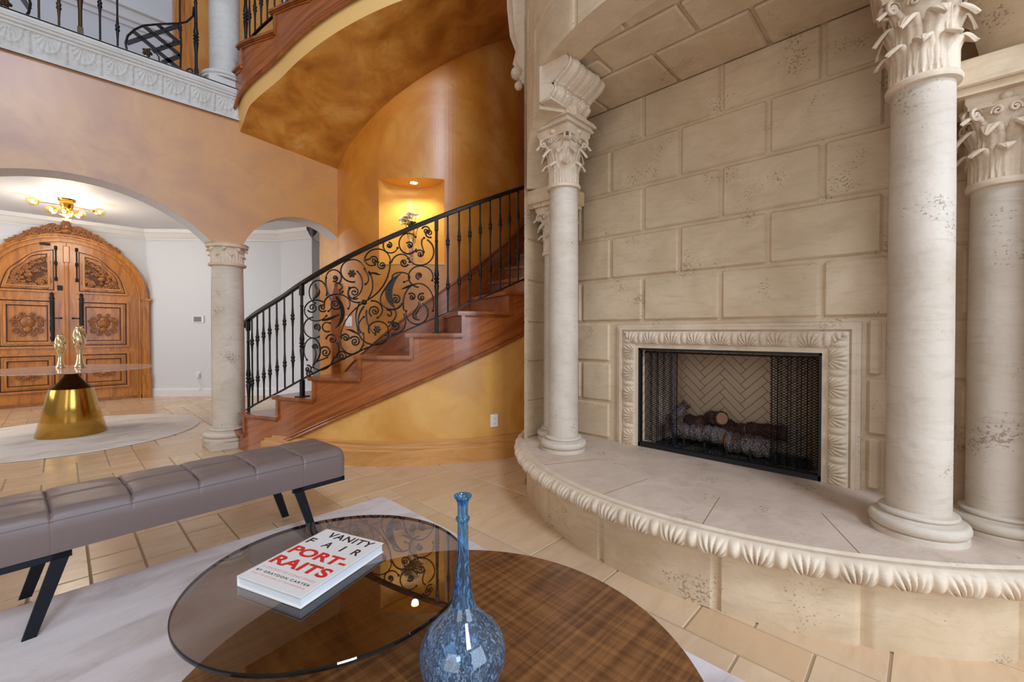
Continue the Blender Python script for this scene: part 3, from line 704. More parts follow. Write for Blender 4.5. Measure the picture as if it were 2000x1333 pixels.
def capital(H, r, wide, simple=False):
    mb = MB(); mb.lathe([(r*.98, 0), (r*1.16, .004), (r*1.2, .018), (r*1.14, .03), (r*1.0, .034), (r*.98, H*.5), (r*1.12, H*.8), (r*1.25, H*.9), (.01, H*.9)], seg=40, cap=False)
    if not simple:
        for k in range(8): acanthus(mb, k*pi/4, r, .03, H*.34, r*.80, r*.46, 0)
        for k in range(8): acanthus(mb, (k+.5)*pi/4, r*.99, .03, H*.60, r*.80, r*.62, r*.04)
        for k in range(4):
            a = (k+.5)*pi/2
            for sgn in (1, -1):   # corner volutes
                sp_ = spiral(0, 0, r*.36, r*.05, 190, -1.6, 30); pts = []
                for x, y in sp_:
                    rr = r*1.42+x; ta = a+sgn*.11; pts.append((rr*cos(ta), rr*sin(ta), H*.80+y))
                rr0 = r*1.08; pts = [(rr0*cos(a+sgn*.38), rr0*sin(a+sgn*.38), H*.56)]+pts
                mb.tube(pts, r*.085, 6)
            acanthus(mb, a, r*1.04, H*.38, H*.42, r*.5, r*.72, r*.1)
            b = k*pi/2
            for sgn in (1, -1):
                pts = []
                for x, y in spiral(0, 0, r*.24, r*.04, 200, -1.5, 24):
                    ta = b+sgn*(.22+x/r*.7*-1); pts.append((r*1.2*cos(ta), r*1.2*sin(ta), H*.80+y))
                mb.tube(pts, r*.06, 6)
            mb.ball((wide*.86*cos(b), wide*.86*sin(b), H*.94), r*.24, 10, (1, 1, .8))
    else:
        for k in range(8): acanthus(mb, k*pi/4, r, .03, H*.40, r*.52, r*.18, 0)
        for k in range(8): acanthus(mb, (k+.5)*pi/4, r*.99, .03, H*.70, r*.5, r*.22, r*.06)
        mb.lathe([(r*1.05, H*.78), (r*1.3, H*.82), (r*1.34, H*.9), (r*1.3, H*.93), (r*1.36, H*.97), (r*1.3, H), (.01, H)], seg=48, cap=False); return mb
    # abacus with concave sides
    ring = []
    for i in range(64):
        a = 2*pi*i/64; q = abs(((a/(pi/2)) % 1)-.5)*2; ring.append((wide*(.93+.34*(1-q)**1.6 if False else .90+.40*(1-q)**2.0), a))
    for (z0, z1, k0, k1) in ((H*.86, H*.90, .93, .93), (H*.90, H*.94, .93, 1.0), (H*.94, H, 1.0, 1.0)):
        n = len(mb.v); mb.v += [(rr*k0*cos(a), rr*k0*sin(a), z0) for rr, a in ring]+[(rr*k1*cos(a), rr*k1*sin(a), z1) for rr, a in ring]
        mb.f += [(n+i, n+(i+1) % 64, n+64+(i+1) % 64, n+64+i) for i in range(64)]
    mb.f.append(tuple(n+64+i for i in range(64))); mb.f.append(tuple(len(mb.v)-384+i for i in range(64))[::-1])
    return mb
def column(name, label, loc, r, h_base, h_shaft, h_cap, mat, plinth=None, simple=False, wide=None, group=None, rot=0):
    t = thing(name, label, 'column', loc, rot, group)
    b = MB(); s = r*1.0; H = h_base
    prof = [(s*1.5, 0), (s*1.5, H*.2), (s*1.47, H*.22)]
    prof += [(s*1.38+s*.17*cos(q), H*.46+H*.22*sin(q)) for q in [RD(x) for x in range(-90, 91, 18)]]
    prof += [(s*1.3, H*.69), (s*1.22, H*.76)]+[(s*1.15+s*.09*cos(q), H*.86+H*.09*sin(q)) for q in [RD(x) for x in range(-80, 91, 24)]]+[(s*1.06, H*.96), (s*1.0, H)]
    b.lathe(prof, seg=56)
    if plinth: b.xf(Matrix.Translation((0, 0, plinth[1]))); b.box(-plinth[0], plinth[0], -plinth[0], plinth[0], 0, plinth[1], .006); H += plinth[1]
    b.build('base', mat, t)
    m = MB(); m.lathe([(r, 0), (r, h_shaft*.4), (r*.985, h_shaft*.75), (r*.95, h_shaft)], seg=56); m.build('shaft', mat, t, loc=(0, 0, H))
    capital(h_cap, r*.97, wide or r*1.45, simple).build('capital', 'stone_carved' if mat == 'stone_column' else mat, t, loc=(0, 0, H+h_shaft), ang=55); return t
CB = .105
c1 = column('stone_column', 'main cream stone column left of the firebox, under the scroll bracket', (2.48, 1.87, HH), .104, CB, 2.197-HH-CB, 2.60-2.197, 'stone_column', wide=.145)
dup(c1, (2.48, .022, HH), 'large foreground cream stone column right of the firebox')
c2 = column('stone_column', 'slimmer stone column tucked behind the left main column by the stair', (2.70, 2.11, HH), .095, .10, 1.79-HH-.10, 2.16-1.79, 'stone_column', wide=.125)
dup(c2, (2.71, -.22, HH), 'stone column cut by the right edge, behind the large foreground column')
column('stone_column', 'white stone column with square plinth between the two foyer arches', (1.216, 5.30, 0), .148, .13, 1.66, .235, 'stone_column', (.20, .085), True)
column('stone_column', 'white stone column standing on the balcony ledge at the foot of the upper stairs', (1.20, 5.27, ZUP), .135, .10, 2.1, .3, 'stone_grey', (.175, .09), True)
for y, n in ((2.13, 'impost block over the slim left column'), (-.21, 'impost block over the slim right column')):
    m = MB(); m.box(-.17, .17, -.165, .165, .03, .14, .006); m.box(-.15, .15, -.15, .15, 0, .03)
    tag(m.build('impost_block', 'stone', None, smooth=False, loc=(2.71, y, 2.16)), 'plain cream stone '+n, 'stone block')
for y, n in ((1.87, 'left'), (.022, 'right')):
    m = MB(); m.box(-.155, .155, -.155, .155, 0, .018, .003); m.box(-.145, .145, -.145, .145, .018, .034); m.box(-.17, .17, -.17, .17, .034, .052, .004); m.box(-.16, .16, -.16, .16, .052, .0645)
    tag(m.build('impost_moulding', 'stone_carved', None, smooth=False, loc=(2.47, y, 2.6002)), 'square moulded stone slab between the %s main capital and its scroll bracket' % n, 'stone block')
# scroll brackets over the main columns
def corbel(side, label):
    Y0 = 1.80 if side > 0 else .08; t = thing('scroll_bracket', label, 'bracket', (2.34, Y0, 2.665))
    # profile: (projection, height)
    top = [(.02, 0), (.05, -.0), (.085, .012), (.105, .03), (.10, .05), (.075, .065), (.09, .075)]
    face = []
    for i in range(14): q = i/13; face.append((.055+.045*sin(q*pi*.9)+.02*q, .005+.085*q))
    for i in range(1, 24): q = i/23; face.append((.095+.13*sin(q*pi*.62), .09+.12*q))
    face.append((.20, .226)); K = len(face)-1; NX = 96; hw = .20
    def fn(u, v):
        k = int(round(v*K)); p, z = face[k]; x = u*2-1; d = .010*abs(sin(x*pi*2.5))
        if .30 < abs(x) < .62: d += .006+.004*sin(k*1.6+3)*cos(x*40)
        if abs(x) > .95: d -= .006
        lobe = .012 if (abs(k-13) < 2) else 0
        return V((x*hw, -side*(p+d+lobe), z))
    m = MB(); m.grid(fn, NX, K); m.build('scroll_face', 'stone_carved', t, ang=60)
    for s in (-1, 1):
        m = MB(); poly = [(0, 0)]+face+[(0, .226)]; m.prism(poly, lambda a, b, d: V((s*hw*.985+d, -side*a, b)), -.012, .0)
        for pts, c_ in ((spiral(.15, .165, .055, .008, 80, 1.4), 0), (spiral(.06, .045, .032, .006, 250, 1.3), 0)):
            m.tube([(s*hw, -side*a, b) for a, b in pts], .006, 6)
        m.build('side_volute', 'stone_carved', t)
    MB().box(-.2, .2, min(0, -side*.085), max(0, -side*.085), -.003, .012, .002).build('bracket_foot', 'stone_carved', t, smooth=False)
corbel(1, 'carved stone scroll bracket above the left main column, under the stone ceiling')
corbel(-1, 'carved stone scroll bracket above the right main column at the top edge')
m = MB(); m.lathe([(.02, -.1), (.05, -.06), (.04, 0), (.08, .06), (.06, .16), (.10, .28), (.12, .5), (.13, .75)], seg=24, flute=lambda a, z: 1+.12*cos(a*8)); m.ball((-.05, .03, -.02), .05, 12); m.ball((-.03, .03, -.11), .035, 10)
tag(m.build('carved_pendant', 'stone_carved', None, loc=tuple(pc(D, RD1+.03, 127, 3.28))), 'carved stone pendant at the top of the fireplace drum beside the stairs', 'stone carving')
# ================================================================== STAIRS
DA = 11.4
def T(i): return 206.7+(i-3)*DA, .785+.2*(i-3)
def staircase(n, zo, label, up):
    root = thing('staircase', label, 'staircase', (C[0], C[1], zo)); M = Matrix.Translation((-C[0], -C[1], 0))
    tread0 = None
    for i in range(n):
        a, z = T(i); m = MB(); N = 10
        for k in range(N):
            a0 = a-1.0+(DA+1.6)*k/N; a1 = a-1.0+(DA+1.6)*(k+1)/N
            for (r0, r1, z0, z1) in ((RI+.004, RO+.055, z-.024, z), (RI+.004, RO+.042, z-.036, z-.024)):
                P = [pc((0, 0), r, q, h) for q in (a0, a1) for r in (r0, r1+FL(q)) for h in (z0, z1)]
                f = [(0, 4, 5, 1)][:0]+[(0, 2, 6, 4), (1, 5, 7, 3), (2, 3, 7, 6)]
                if k == 0: f.append((0, 1, 3, 2))
                if k == N-1: f.append((4, 6, 7, 5))
                m.add(P, f)
        o = m.build('tread', 'wood_tread', root, smooth=False)
        m = MB(); P = [pc((0, 0), r, a+q, h) for q in (0, .5) for r in (RI+.004, RO+.018+FL(a)) for h in (z-RIS, z-.03)]
        m.add(P, [(0, 1, 3, 2), (4, 6, 7, 5), (0, 2, 6, 4), (1, 5, 7, 3), (2, 3, 7, 6)])
        m.build('riser', 'wood_tread', root, smooth=False)
    m = MB(); tr = MB()
    for i in range(n):
        a, z = T(i)
        for k in range(6):
            a0 = a+DA*k/6; a1 = a+DA*(k+1)/6; b0 = nose(a0)-.49; b1 = nose(a1)-.49
            if not up: b0 = max(0, b0); b1 = max(0, b1)
            elif i == 0: b0 = max(b0, -.45); b1 = max(b1, -.45)
            nn = len(m.v); g0 = RO+.022+FL(a0); g1 = RO+.022+FL(a1); P = [pc((0, 0), g0, a0, b0), pc((0, 0), g1, a1, b1), pc((0, 0), g1, a1, z-.03), pc((0, 0), g0, a0, z-.03)]
            m.add(P, [(0, 1, 2, 3)])
            for q in range(4): m.uv[nn+q] = ((a0 if q in (0, 3) else a1)*.04, P[q].z-(nose(a0 if q in (0, 3) else a1)))
        P = [pc((0, 0), r, a+q, h) for q in (-.12, .7) for r in (RO+.015+FL(a), RO+.034+FL(a)) for h in (max(nose(a)-.2, z-RIS), z-.03)]
        tr.add(P, [(0, 2, 6, 4), (1, 5, 7, 3), (2, 3, 7, 6), (0, 1, 3, 2), (4, 6, 7, 5)])
        tr.tube([pc((0, 0), RO+.026+FL(a+DA*k/6), a+DA*k/6, z-.044) for k in range(7)], .009, 6)
    lo = 192 if not up else 173
    m.build('stringer', 'wood_stair', root, smooth=False)
    e = MB(); A = [lo+i*2 for i in range(int((T(n)[0]-lo)/2))]
    for off, rr in ((.483, .014), (.455, .008)): e.tube([pc((0, 0), RO+.026+FL(a), a, max(.0, nose(a)-off) if not up else nose(a)-off) for a in A], rr, 8)
    e.build('stringer_moulding', 'wood_tread', root); tr.build('riser_moulding', 'wood_tread', root)
    if not up:
        s = MB(); a0 = 181; a1 = T(n)[0]
        s.grid(lambda u, v: (lambda a: pc((0, 0), RI+.018, a, max(0, nose(a)-.25+.555*v)))(a0+u*(a1-a0)), 90, 2, uvf=lambda u, v: (u*6, v*.5))
        s.tube([pc((0, 0), RI+.02, a0+(a1-a0)*k/70, nose(a0+(a1-a0)*k/70)+.305) for k in range(71)], .013, 8)
        s.build('wall_skirt', 'wood_stair', root)
    return root
staircase(16, 0, 'lower curved wooden staircase rising from the foyer column behind the fireplace', False)
staircase(11, ZUP, 'upper curved wooden stair flight with ochre plaster underside at the top', True)
RR = 2.265
def knuckle(h, r, cols, rb=None):
    """profile of a forged bar with swelling and double rings at the given heights"""
    z = [0]; zs = set([0, h])
    for c_ in cols:
        for d in (-.10, -.06, -.035, -.028, -.022, -.016, -.010, -.004, .004, .010, .016, .022, .028, .035, .06, .10): zs.add(round(c_+d, 4))
    pr = []
    for z in sorted(x for x in zs if 0 <= x <= h):
        q = r
        for c_ in cols:
            d = abs(z-c_)
            if d <= .10: q = max(q, r*(1+.75*(1-d/.10)))
            if d < .03: q = max(q, r*(2.25 if abs((d*1000) % 12-10) < 3.5 or 7 < d*1000 < 19 else 1.5))
        pr.append((q, z))
    return pr
def newel(h):
    r = .0135; m = MB(); m.lathe([(r, .1), (r, h*.30), (r*1.25, h*.36), (r*1.7, h*.42), (r*1.2, h*.435), (r*1.9, h*.45), (r*1.1, h*.465), (r*1.9, h*.48), (r*1.2, h*.495), (r*1.7, h*.51), (r*1.15, h*.57), (r*.95, h*.8), (r*1.3, h*.81), (r*.95, h*.82), (r, h-.06)], seg=14)
    m.box(-.018, .018, -.018, .018, 0, .16, .003); m.box(-.018, .018, -.018, .018, h-.1, h, .003); m.box(-.055, .055, -.04, .04, 0, .008, .002); return m
def railing(zo, label, us_bal, us_new, end, panel):
    root = thing('stair_railing', label, 'railing', (C[0], C[1], zo)); O3 = V((C[0], C[1], zo))
    def RQ(a): return RR+FL(a)
    def uof(a):
        p = pc(C, RQ(a), a, 1.0)-EYE; return 1000+FPX*p.dot(RT)/p.dot(FW)
    def ang(u):
        lo, hi = 179.0, 300.0
        for _ in range(40):
            mid = (lo+hi)/2
            if uof(mid) < u: lo = mid
            else: hi = mid
        return lo
    hr = MB(); A0_ = ang(us_new[0])-1.2; A = [A0_+i*(end-A0_)/60 for i in range(61)]
    P = [pc((0, 0), RQ(a), a, nose(a)+.945) for a in A]
    hr.tube(P, 0, up=(0, 0, 1), sq=(.012, .023)); hr.tube([p+V((0, 0, .010)) for p in P], .017, 10)
    hr.tube([P[0]+V((0, 0, .0)), P[0]+V((.0, .03, -.01)), P[0]+V((0, .045, -.035)), P[0]+V((0, .03, -.055))], .012, 8)
    hr.build('handrail', 'iron', root)
    br = MB(); br.tube([pc((0, 0), RQ(a), a, nose(a)+.045) for a in A], 0, up=(0, 0, 1), sq=(.006, .012)); br.build('bottom_rail', 'iron', root)
    bm = MB(); bm.lathe(knuckle(.885, .0082, (.235, .635)), seg=10, cap=False); proto = None
    for u in us_bal:
        a = ang(u); p = pc((0, 0), RQ(a), a, nose(a)+.052)
        if proto is None: proto = bm.build('baluster', 'iron', root, loc=p, ang=50)
        else: q = proto.copy(); COL.objects.link(q); q.location = p; q.rotation_euler = (0, 0, u)
    for u in us_new:
        a = ang(u); i = floor((a-T(0)[0])/DA); zt = T(i)[1]; h = nose(a)+.935-zt
        o = newel(h).build('newel_post', 'iron', root, loc=pc((0, 0), RQ(a), a, zt)); o.rotation_euler = (0, 0, RD(a))
    if not panel: return root
    pn = thing('scroll_panel', '', ''); del pn['label']; del pn['category']; pn.parent = root
    def Q(x, y, dr=0): p = at_cyl(560+x/4.1656, 440+y/4.1656, C, RR+dr)[0]; return p-O3
    def sc(pts, r=.0078, taper=True, m='iron'):
        n = len(pts); rr = [r*(1 if not taper else 1-.35*(i/n)) for i in range(n)]
        b = MB(); P = [Q(x, y) for x, y in pts]; b.tube(P, rr, 7); b.ball(P[-1], r*1.5, 8); b.build('scroll', m, pn)
    def arc(cx, cy, rx, ry, a0, a1, n=28): return [(cx+rx*cos(RD(a0+(a1-a0)*i/n)), cy+ry*sin(RD(a0+(a1-a0)*i/n))) for i in range(n+1)]
    def bez(*p, n=26):
        out = []
        for k in range(0, len(p)-1, 3):
            a, b, c_, d = p[k:k+4]
            for i in range(n+1):
                t = i/n; s = 1-t; out.append(tuple(s**3*a[q]+3*s*s*t*b[q]+3*s*t*t*c_[q]+t**3*d[q] for q in (0, 1)))
        return out
    L = [  # C and S scrolls of the panel: big ring then inner curl
        arc(255, 545, 72, 95, 20, -250)+[], spiral(238, 690, 95, 22, 215, -1.25)[:0] or arc(240, 695, 96, 85, -55, -330),
        spiral(208, 672, 42, 8, 150, -1.5), spiral(290, 672, 36, 8, 40, 1.5), arc(220, 835, 82, 85, -95, -300)+[], spiral(243, 832, 32, 7, 60, -1.5),
        arc(207, 1020, 66, 100, 60, -230), spiral(226, 992, 26, 6, 30, -1.4), bez((228, 1005), (250, 1060), (225, 1100), (218, 1135)), spiral(315, 1035, 50, 9, 200, 1.6), bez((218, 1135), (240, 1100), (290, 1100), (330, 1075)),
        spiral(172, 1172, 32, 6, 260, 1.5), spiral(190, 1205, 32, 6, 80, 1.5), arc(275, 1040, 110, 140, 10, 125),
        arc(383, 428, 62, 64, 50, -180), spiral(392, 432, 28, 6, 120, -1.3), bez((320, 430), (300, 560), (420, 640), (340, 700)), arc(410, 640, 105, 78, 170, 390), spiral(395, 645, 45, 10, 30, 1.5),
        bez((405, 470), (450, 470), (470, 520), (430, 525), (430, 560), (450, 560), (455, 540)),
        arc(538, 372, 98, 92, 80, 350)+[], bez((635, 360), (680, 420), (670, 470), (640, 480)), bez((570, 372), (640, 430), (630, 560), (550, 590)), spiral(548, 545, 60, 9, 60, 1.75),
        bez((600, 630), (500, 640), (480, 560), (510, 510)), bez((660, 600), (720, 520), (700, 440), (680, 400)),
        arc(738, 290, 104, 96, 175, 370), spiral(715, 285, 72, 9, 180, -1.35)[0:1]+spiral(712, 287, 36, 8, 200, 1.5), spiral(775, 325, 38, 8, 230, -1.6), arc(690, 270, 55, 60, 180, 60),
        bez((842, 300), (840, 420), (780, 540), (665, 605), (560, 660), (440, 780), (440, 910)), arc(530, 925, 98, 125, 170, -20), arc(530, 935, 98, 118, 175, 20),
        spiral(480, 918, 38, 8, 160, 1.6), spiral(555, 948, 46, 9, 210, 1.7), spiral(450, 1068, 45, 8, 190, 1.7), bez((395, 1080), (420, 1060), (440, 1000), (410, 960)),
        arc(845, 165, 60, 62, 200, 20), spiral(832, 165, 26, 6, 270, 1.4), arc(990, 150, 76, 84, 30, 320), spiral(1000, 165, 30, 7, 210, 1.5), spiral(1135, 45, 38, 7, 200, 1.5), spiral(1160, 65, 38, 7, 60, 1.5),
        arc(1085, 215, 112, 112, -60, 150), spiral(1085, 235, 36, 7, 200, 1.6), bez((1105, 110), (1085, 160), (1110, 180), (1115, 220)),
        bez((850, 310), (870, 220), (990, 210), (1000, 300)), spiral(955, 305, 36, 7, 20, 1.5), arc(930, 425, 72, 40, 160, 430), bez((860, 440), (800, 520), (740, 580), (770, 640), (800, 690), (880, 700), (920, 660)),
        arc(1090, 420, 100, 88, 100, 380), spiral(1078, 412, 30, 7, 90, 1.6), arc(1072, 640, 125, 165, 160, 380), spiral(1018, 585, 34, 7, 220, 1.5), spiral(1098, 590, 36, 7, 300, -1.5),
        arc(1060, 715, 90, 92, -60, 190), spiral(888, 605, 40, 8, 240, 1.6), arc(850, 620, 90, 70, 10, 110), bez((820, 690), (880, 700), (840, 770), (825, 730)), bez((880, 690), (910, 740), (860, 800), (830, 790)),
        spiral(880, 820, 36, 7, 330, 1.6), bez((950, 720), (990, 800), (960, 880), (860, 890)), bez((830, 830), (850, 790), (880, 780), (900, 800)),
        arc(700, 690, 78, 74, -100, 60), spiral(715, 700, 48, 8, 120, 1.7), bez((650, 690), (640, 760), (660, 850), (720, 890)), arc(745, 850, 80, 66, 150, 400), arc(712, 845, 132, 128, 100, 230), bez((690, 972), (760, 980), (830, 960), (830, 870)),
        bez((590, 640), (550, 720), (560, 780), (580, 850)), bez((630, 660), (575, 720), (570, 800), (600, 870)), arc(350, 940, 60, 55, 60, 200)[:0] or spiral(368, 930, 48, 8, 180, 1.4), arc(330, 830, 40, 38, 60, 300), bez((290, 775), (350, 780), (400, 740), (420, 730))]
    for pts in L: sc(pts)
    # crescent leaves with rivets
    for inner, outer, label_ in ((bez((400, 600), (455, 680), (450, 790), (385, 845)), bez((395, 570), (500, 640), (500, 800), (385, 845)), 'cr'), (bez((945, 385), (840, 470), (850, 590), (882, 670)), bez((945, 385), (780, 440), (750, 600), (882, 680)), 'cr')):
        b = MB(); n = len(inner)
        for i in range(n-1):
            for dr in (.003, -.003):
                b.add([Q(*inner[i], dr), Q(*inner[i+1], dr), Q(*outer[i+1], dr), Q(*outer[i], dr)], [(0, 1, 2, 3)])
            b.add([Q(*outer[i], .003), Q(*outer[i+1], .003), Q(*outer[i+1], -.003), Q(*outer[i], -.003)], [(0, 1, 2, 3)])
        for k in (5, 13, 21): x = (inner[k][0]+outer[k][0])/2; y = (inner[k][1]+outer[k][1])/2; b.ball(Q(x, y, .006), .006, 8)
        b.build('crescent_leaf', 'iron', pn)
    b = MB(); b.ball(Q(630, 628), .025, 18); b.build('centre_ball', 'iron', pn)
    b = MB(); b.ball(Q(1117, 105), .011, 12); b.ball(Q(218, 1137), .010, 12); b.ball(Q(368, 930), .009, 12); b.build('small_ball', 'iron', pn)
    for x, y in ((530, 395), (735, 850)):
        b = MB(); c0 = Q(x, y)
        for k in range(12): q = 2*pi*k/6+(.5 if k > 5 else 0); rr = 24 if k < 6 else 12; b.ball(Q(x+rr*cos(q), y+rr*sin(q), .004 if k < 6 else .012), .0120, 8)
        b.ball(Q(x, y, .018), .006, 8); b.build('rosette', 'iron_bronze', pn)
    for pts in (bez((235, 480), (225, 500), (260, 520), (255, 545), (250, 580), (225, 585), (215, 600)), bez((1075, 630), (1090, 650), (1060, 690), (1040, 720), (1030, 750), (1050, 760), (1070, 770))):
        b = MB(); P = [Q(*p) for p in pts]; n = len(P); b.tube(P, [.008+.012*sin(pi*i/n) for i in range(n)], 8); b.ball(Q(pts[0][0], pts[0][1]), .009, 8); b.ball(Q(pts[-1][0]+5, pts[-1][1]), .008, 8)
        b.build('leaf_finial', 'iron_bronze', pn)
    for pts in (bez((700, 400), (680, 380), (660, 370), (672, 400)), bez((680, 385), (720, 390), (740, 400), (765, 402)), bez((930, 522), (970, 510), (1000, 490), (1060, 478)), bez((480, 850), (520, 850), (570, 870), (590, 900)), bez((270, 770), (330, 775), (380, 745), (400, 735))):
        b = MB(); P = [Q(*p) for p in pts]; n = len(P); b.tube(P, [.002+.009*sin(pi*i/n) for i in range(n)], 8); b.build('leaf_spur', 'iron', pn)
    return root
railing(0, 'black wrought-iron railing of the lower stair with a scrollwork and crescent panel', [492.5, 503, 515, 527, 541, 556, 572, 875, 897, 918, 938, 957.5, 977, 995, 1012], [485, 590, 853], 290, True)
railing(ZUP, 'black iron railing of the upper stair flight beside the balcony column', [492.5, 503, 515, 527, 541, 556, 572, 590], [485], 215, False)
def newel_board():
    m = MB(); poly = [(0, 0), (.085, 0), (.085, 1.02), (.082, 1.07), (.07, 1.12), (.06, 1.18), (.045, 1.2), (.03, 1.18), (.022, 1.14), (.012, 1.09), (0, 1.0)]
    m.prism(poly, lambda a, b, d: V((a, d, b)), -.045, 0); m.tube([(p[0]+.052, -.05, p[1]+1.165) for p in spiral(0, 0, .024, .005, 90, 1.4)], .006, 6)
    tag(m.build('wood_newel_board', 'wood_tread', None, smooth=False, loc=(2.24, YW-.002, .60)), 'tall brown wooden newel board with scrolled top behind the iron scrollwork', 'newel post')
newel_board()
def balcony():
    YR = 5.27; root = thing('balcony_railing', 'black and bronze iron balcony railing with lattice scrolls above the carved cornice', 'railing', (0, YR, ZUP)); O3 = V((0, YR, ZUP))
    def Q(u, v): return at_y(u, v, YR)-O3
    def X(u): return at_y(u, 100, YR).x
    h = 1.0; bm = MB(); bm.lathe(knuckle(h, .0075, (.27, .7)), seg=10, cap=False); bm2 = MB(); bm2.lathe(knuckle(h, .0075, (.42, .8)), seg=10, cap=False); P1 = P2 = None
    xs = [X(u) for u in (77, 116, 196, 230)]; mats = ('iron_bronze', 'iron_bronze', 'iron', 'iron')
    for k, (x, mt) in enumerate(zip(xs, mats)): (bm if k % 2 else bm2).build('baluster', mt, root, loc=(x, 0, 0))
    for u in (264, 293, 352):
        b = MB(); b.lathe([(q, z) for q, z in knuckle(h, .0075, (.5,)) if z > .0], seg=10, cap=False); zb = .12 if u < 300 else 0
        b.v = [(x, y, z) for x, y, z in b.v]; o = b.build('baluster', 'iron', root, loc=(X(u), 0, 0))
        if u == 264: o.location.z = .27
        if u == 293: o.location.z = .40
    for u, mt in ((157.5, 'iron_bronze'), (383, 'iron')): newel(h).build('newel_post', mt, root, loc=(X(u), 0, 0))
    MB().box(-1.2, 1.02, -.022, .022, h, h+.03, .006).build('handrail', 'iron', root)
    def z1(x, y): return Q(x/2.854, y/2.854)
    def bar(pts, r=.008): b = MB(); b.tube([z1(*p) for p in pts], r, 8); b.build('scroll', 'iron', root)
    arc = [(850+150*cos(RD(a)), 235+105*sin(RD(a))) for a in range(-10, -225, -8)]
    bar([(1080, 40), (1075, 90), (1040, 122), (1000, 130), (900, 134), (800, 142), (750, 165), (712, 200), (700, 240), (708, 285), (730, 318)], .009)
    bar([(830, 270), (860, 285), (885, 315), (888, 340), (880, 368)], .007); bar([(888, 345), (930, 362), (985, 380), (1020, 405), (1040, 418)], .008); bar([(1005, 130), (1010, 250), (1005, 380)], .008)
    bar([(a*1.0+1060, b+400) for a, b in spiral(0, 0, 26, 6, 90, 1.3)], .007)
    for a, b in (((705, 242), (1000, 142)), ((850, 287), (1006, 232)), ((905, 350), (1006, 312)), ((740, 172), (1015, 398)), ((800, 143), (1008, 312)), ((880, 138), (1008, 245))):
        m = MB(); m.tube([z1(*a), z1(*b)], 0, up=(0, 1, 0), sq=(.003, .018)); m.build('lattice_band', 'iron', root)
    for x, y in ((772, 208), (836, 183), (900, 155), (900, 258), (965, 232), (960, 345)):
        m = MB(); m.ball(z1(x, y)-V((0, .006, 0)), .009, 8); m.build('rivet', 'iron', root)
    bar([(158, -20), (170, 20), (160, 70), (130, 103)], .009); m = MB(); m.tube([z1(120, -15), z1(165, 50)], 0, up=(0, 1, 0), sq=(.003, .018)); m.build('lattice_band', 'iron', root)
    for x, y in ((820, 295), (28, 20)):
        m = MB(); c0 = z1(x, y)
        for k in range(10): q = 2*pi*k/5+(.6 if k > 4 else 0); rr = .026 if k < 5 else .014; m.ball(c0+V((rr*cos(q), -.008 if k < 5 else -.02, rr*sin(q))), .015, 8)
        m.build('rosette', 'iron_bronze', root)
balcony()
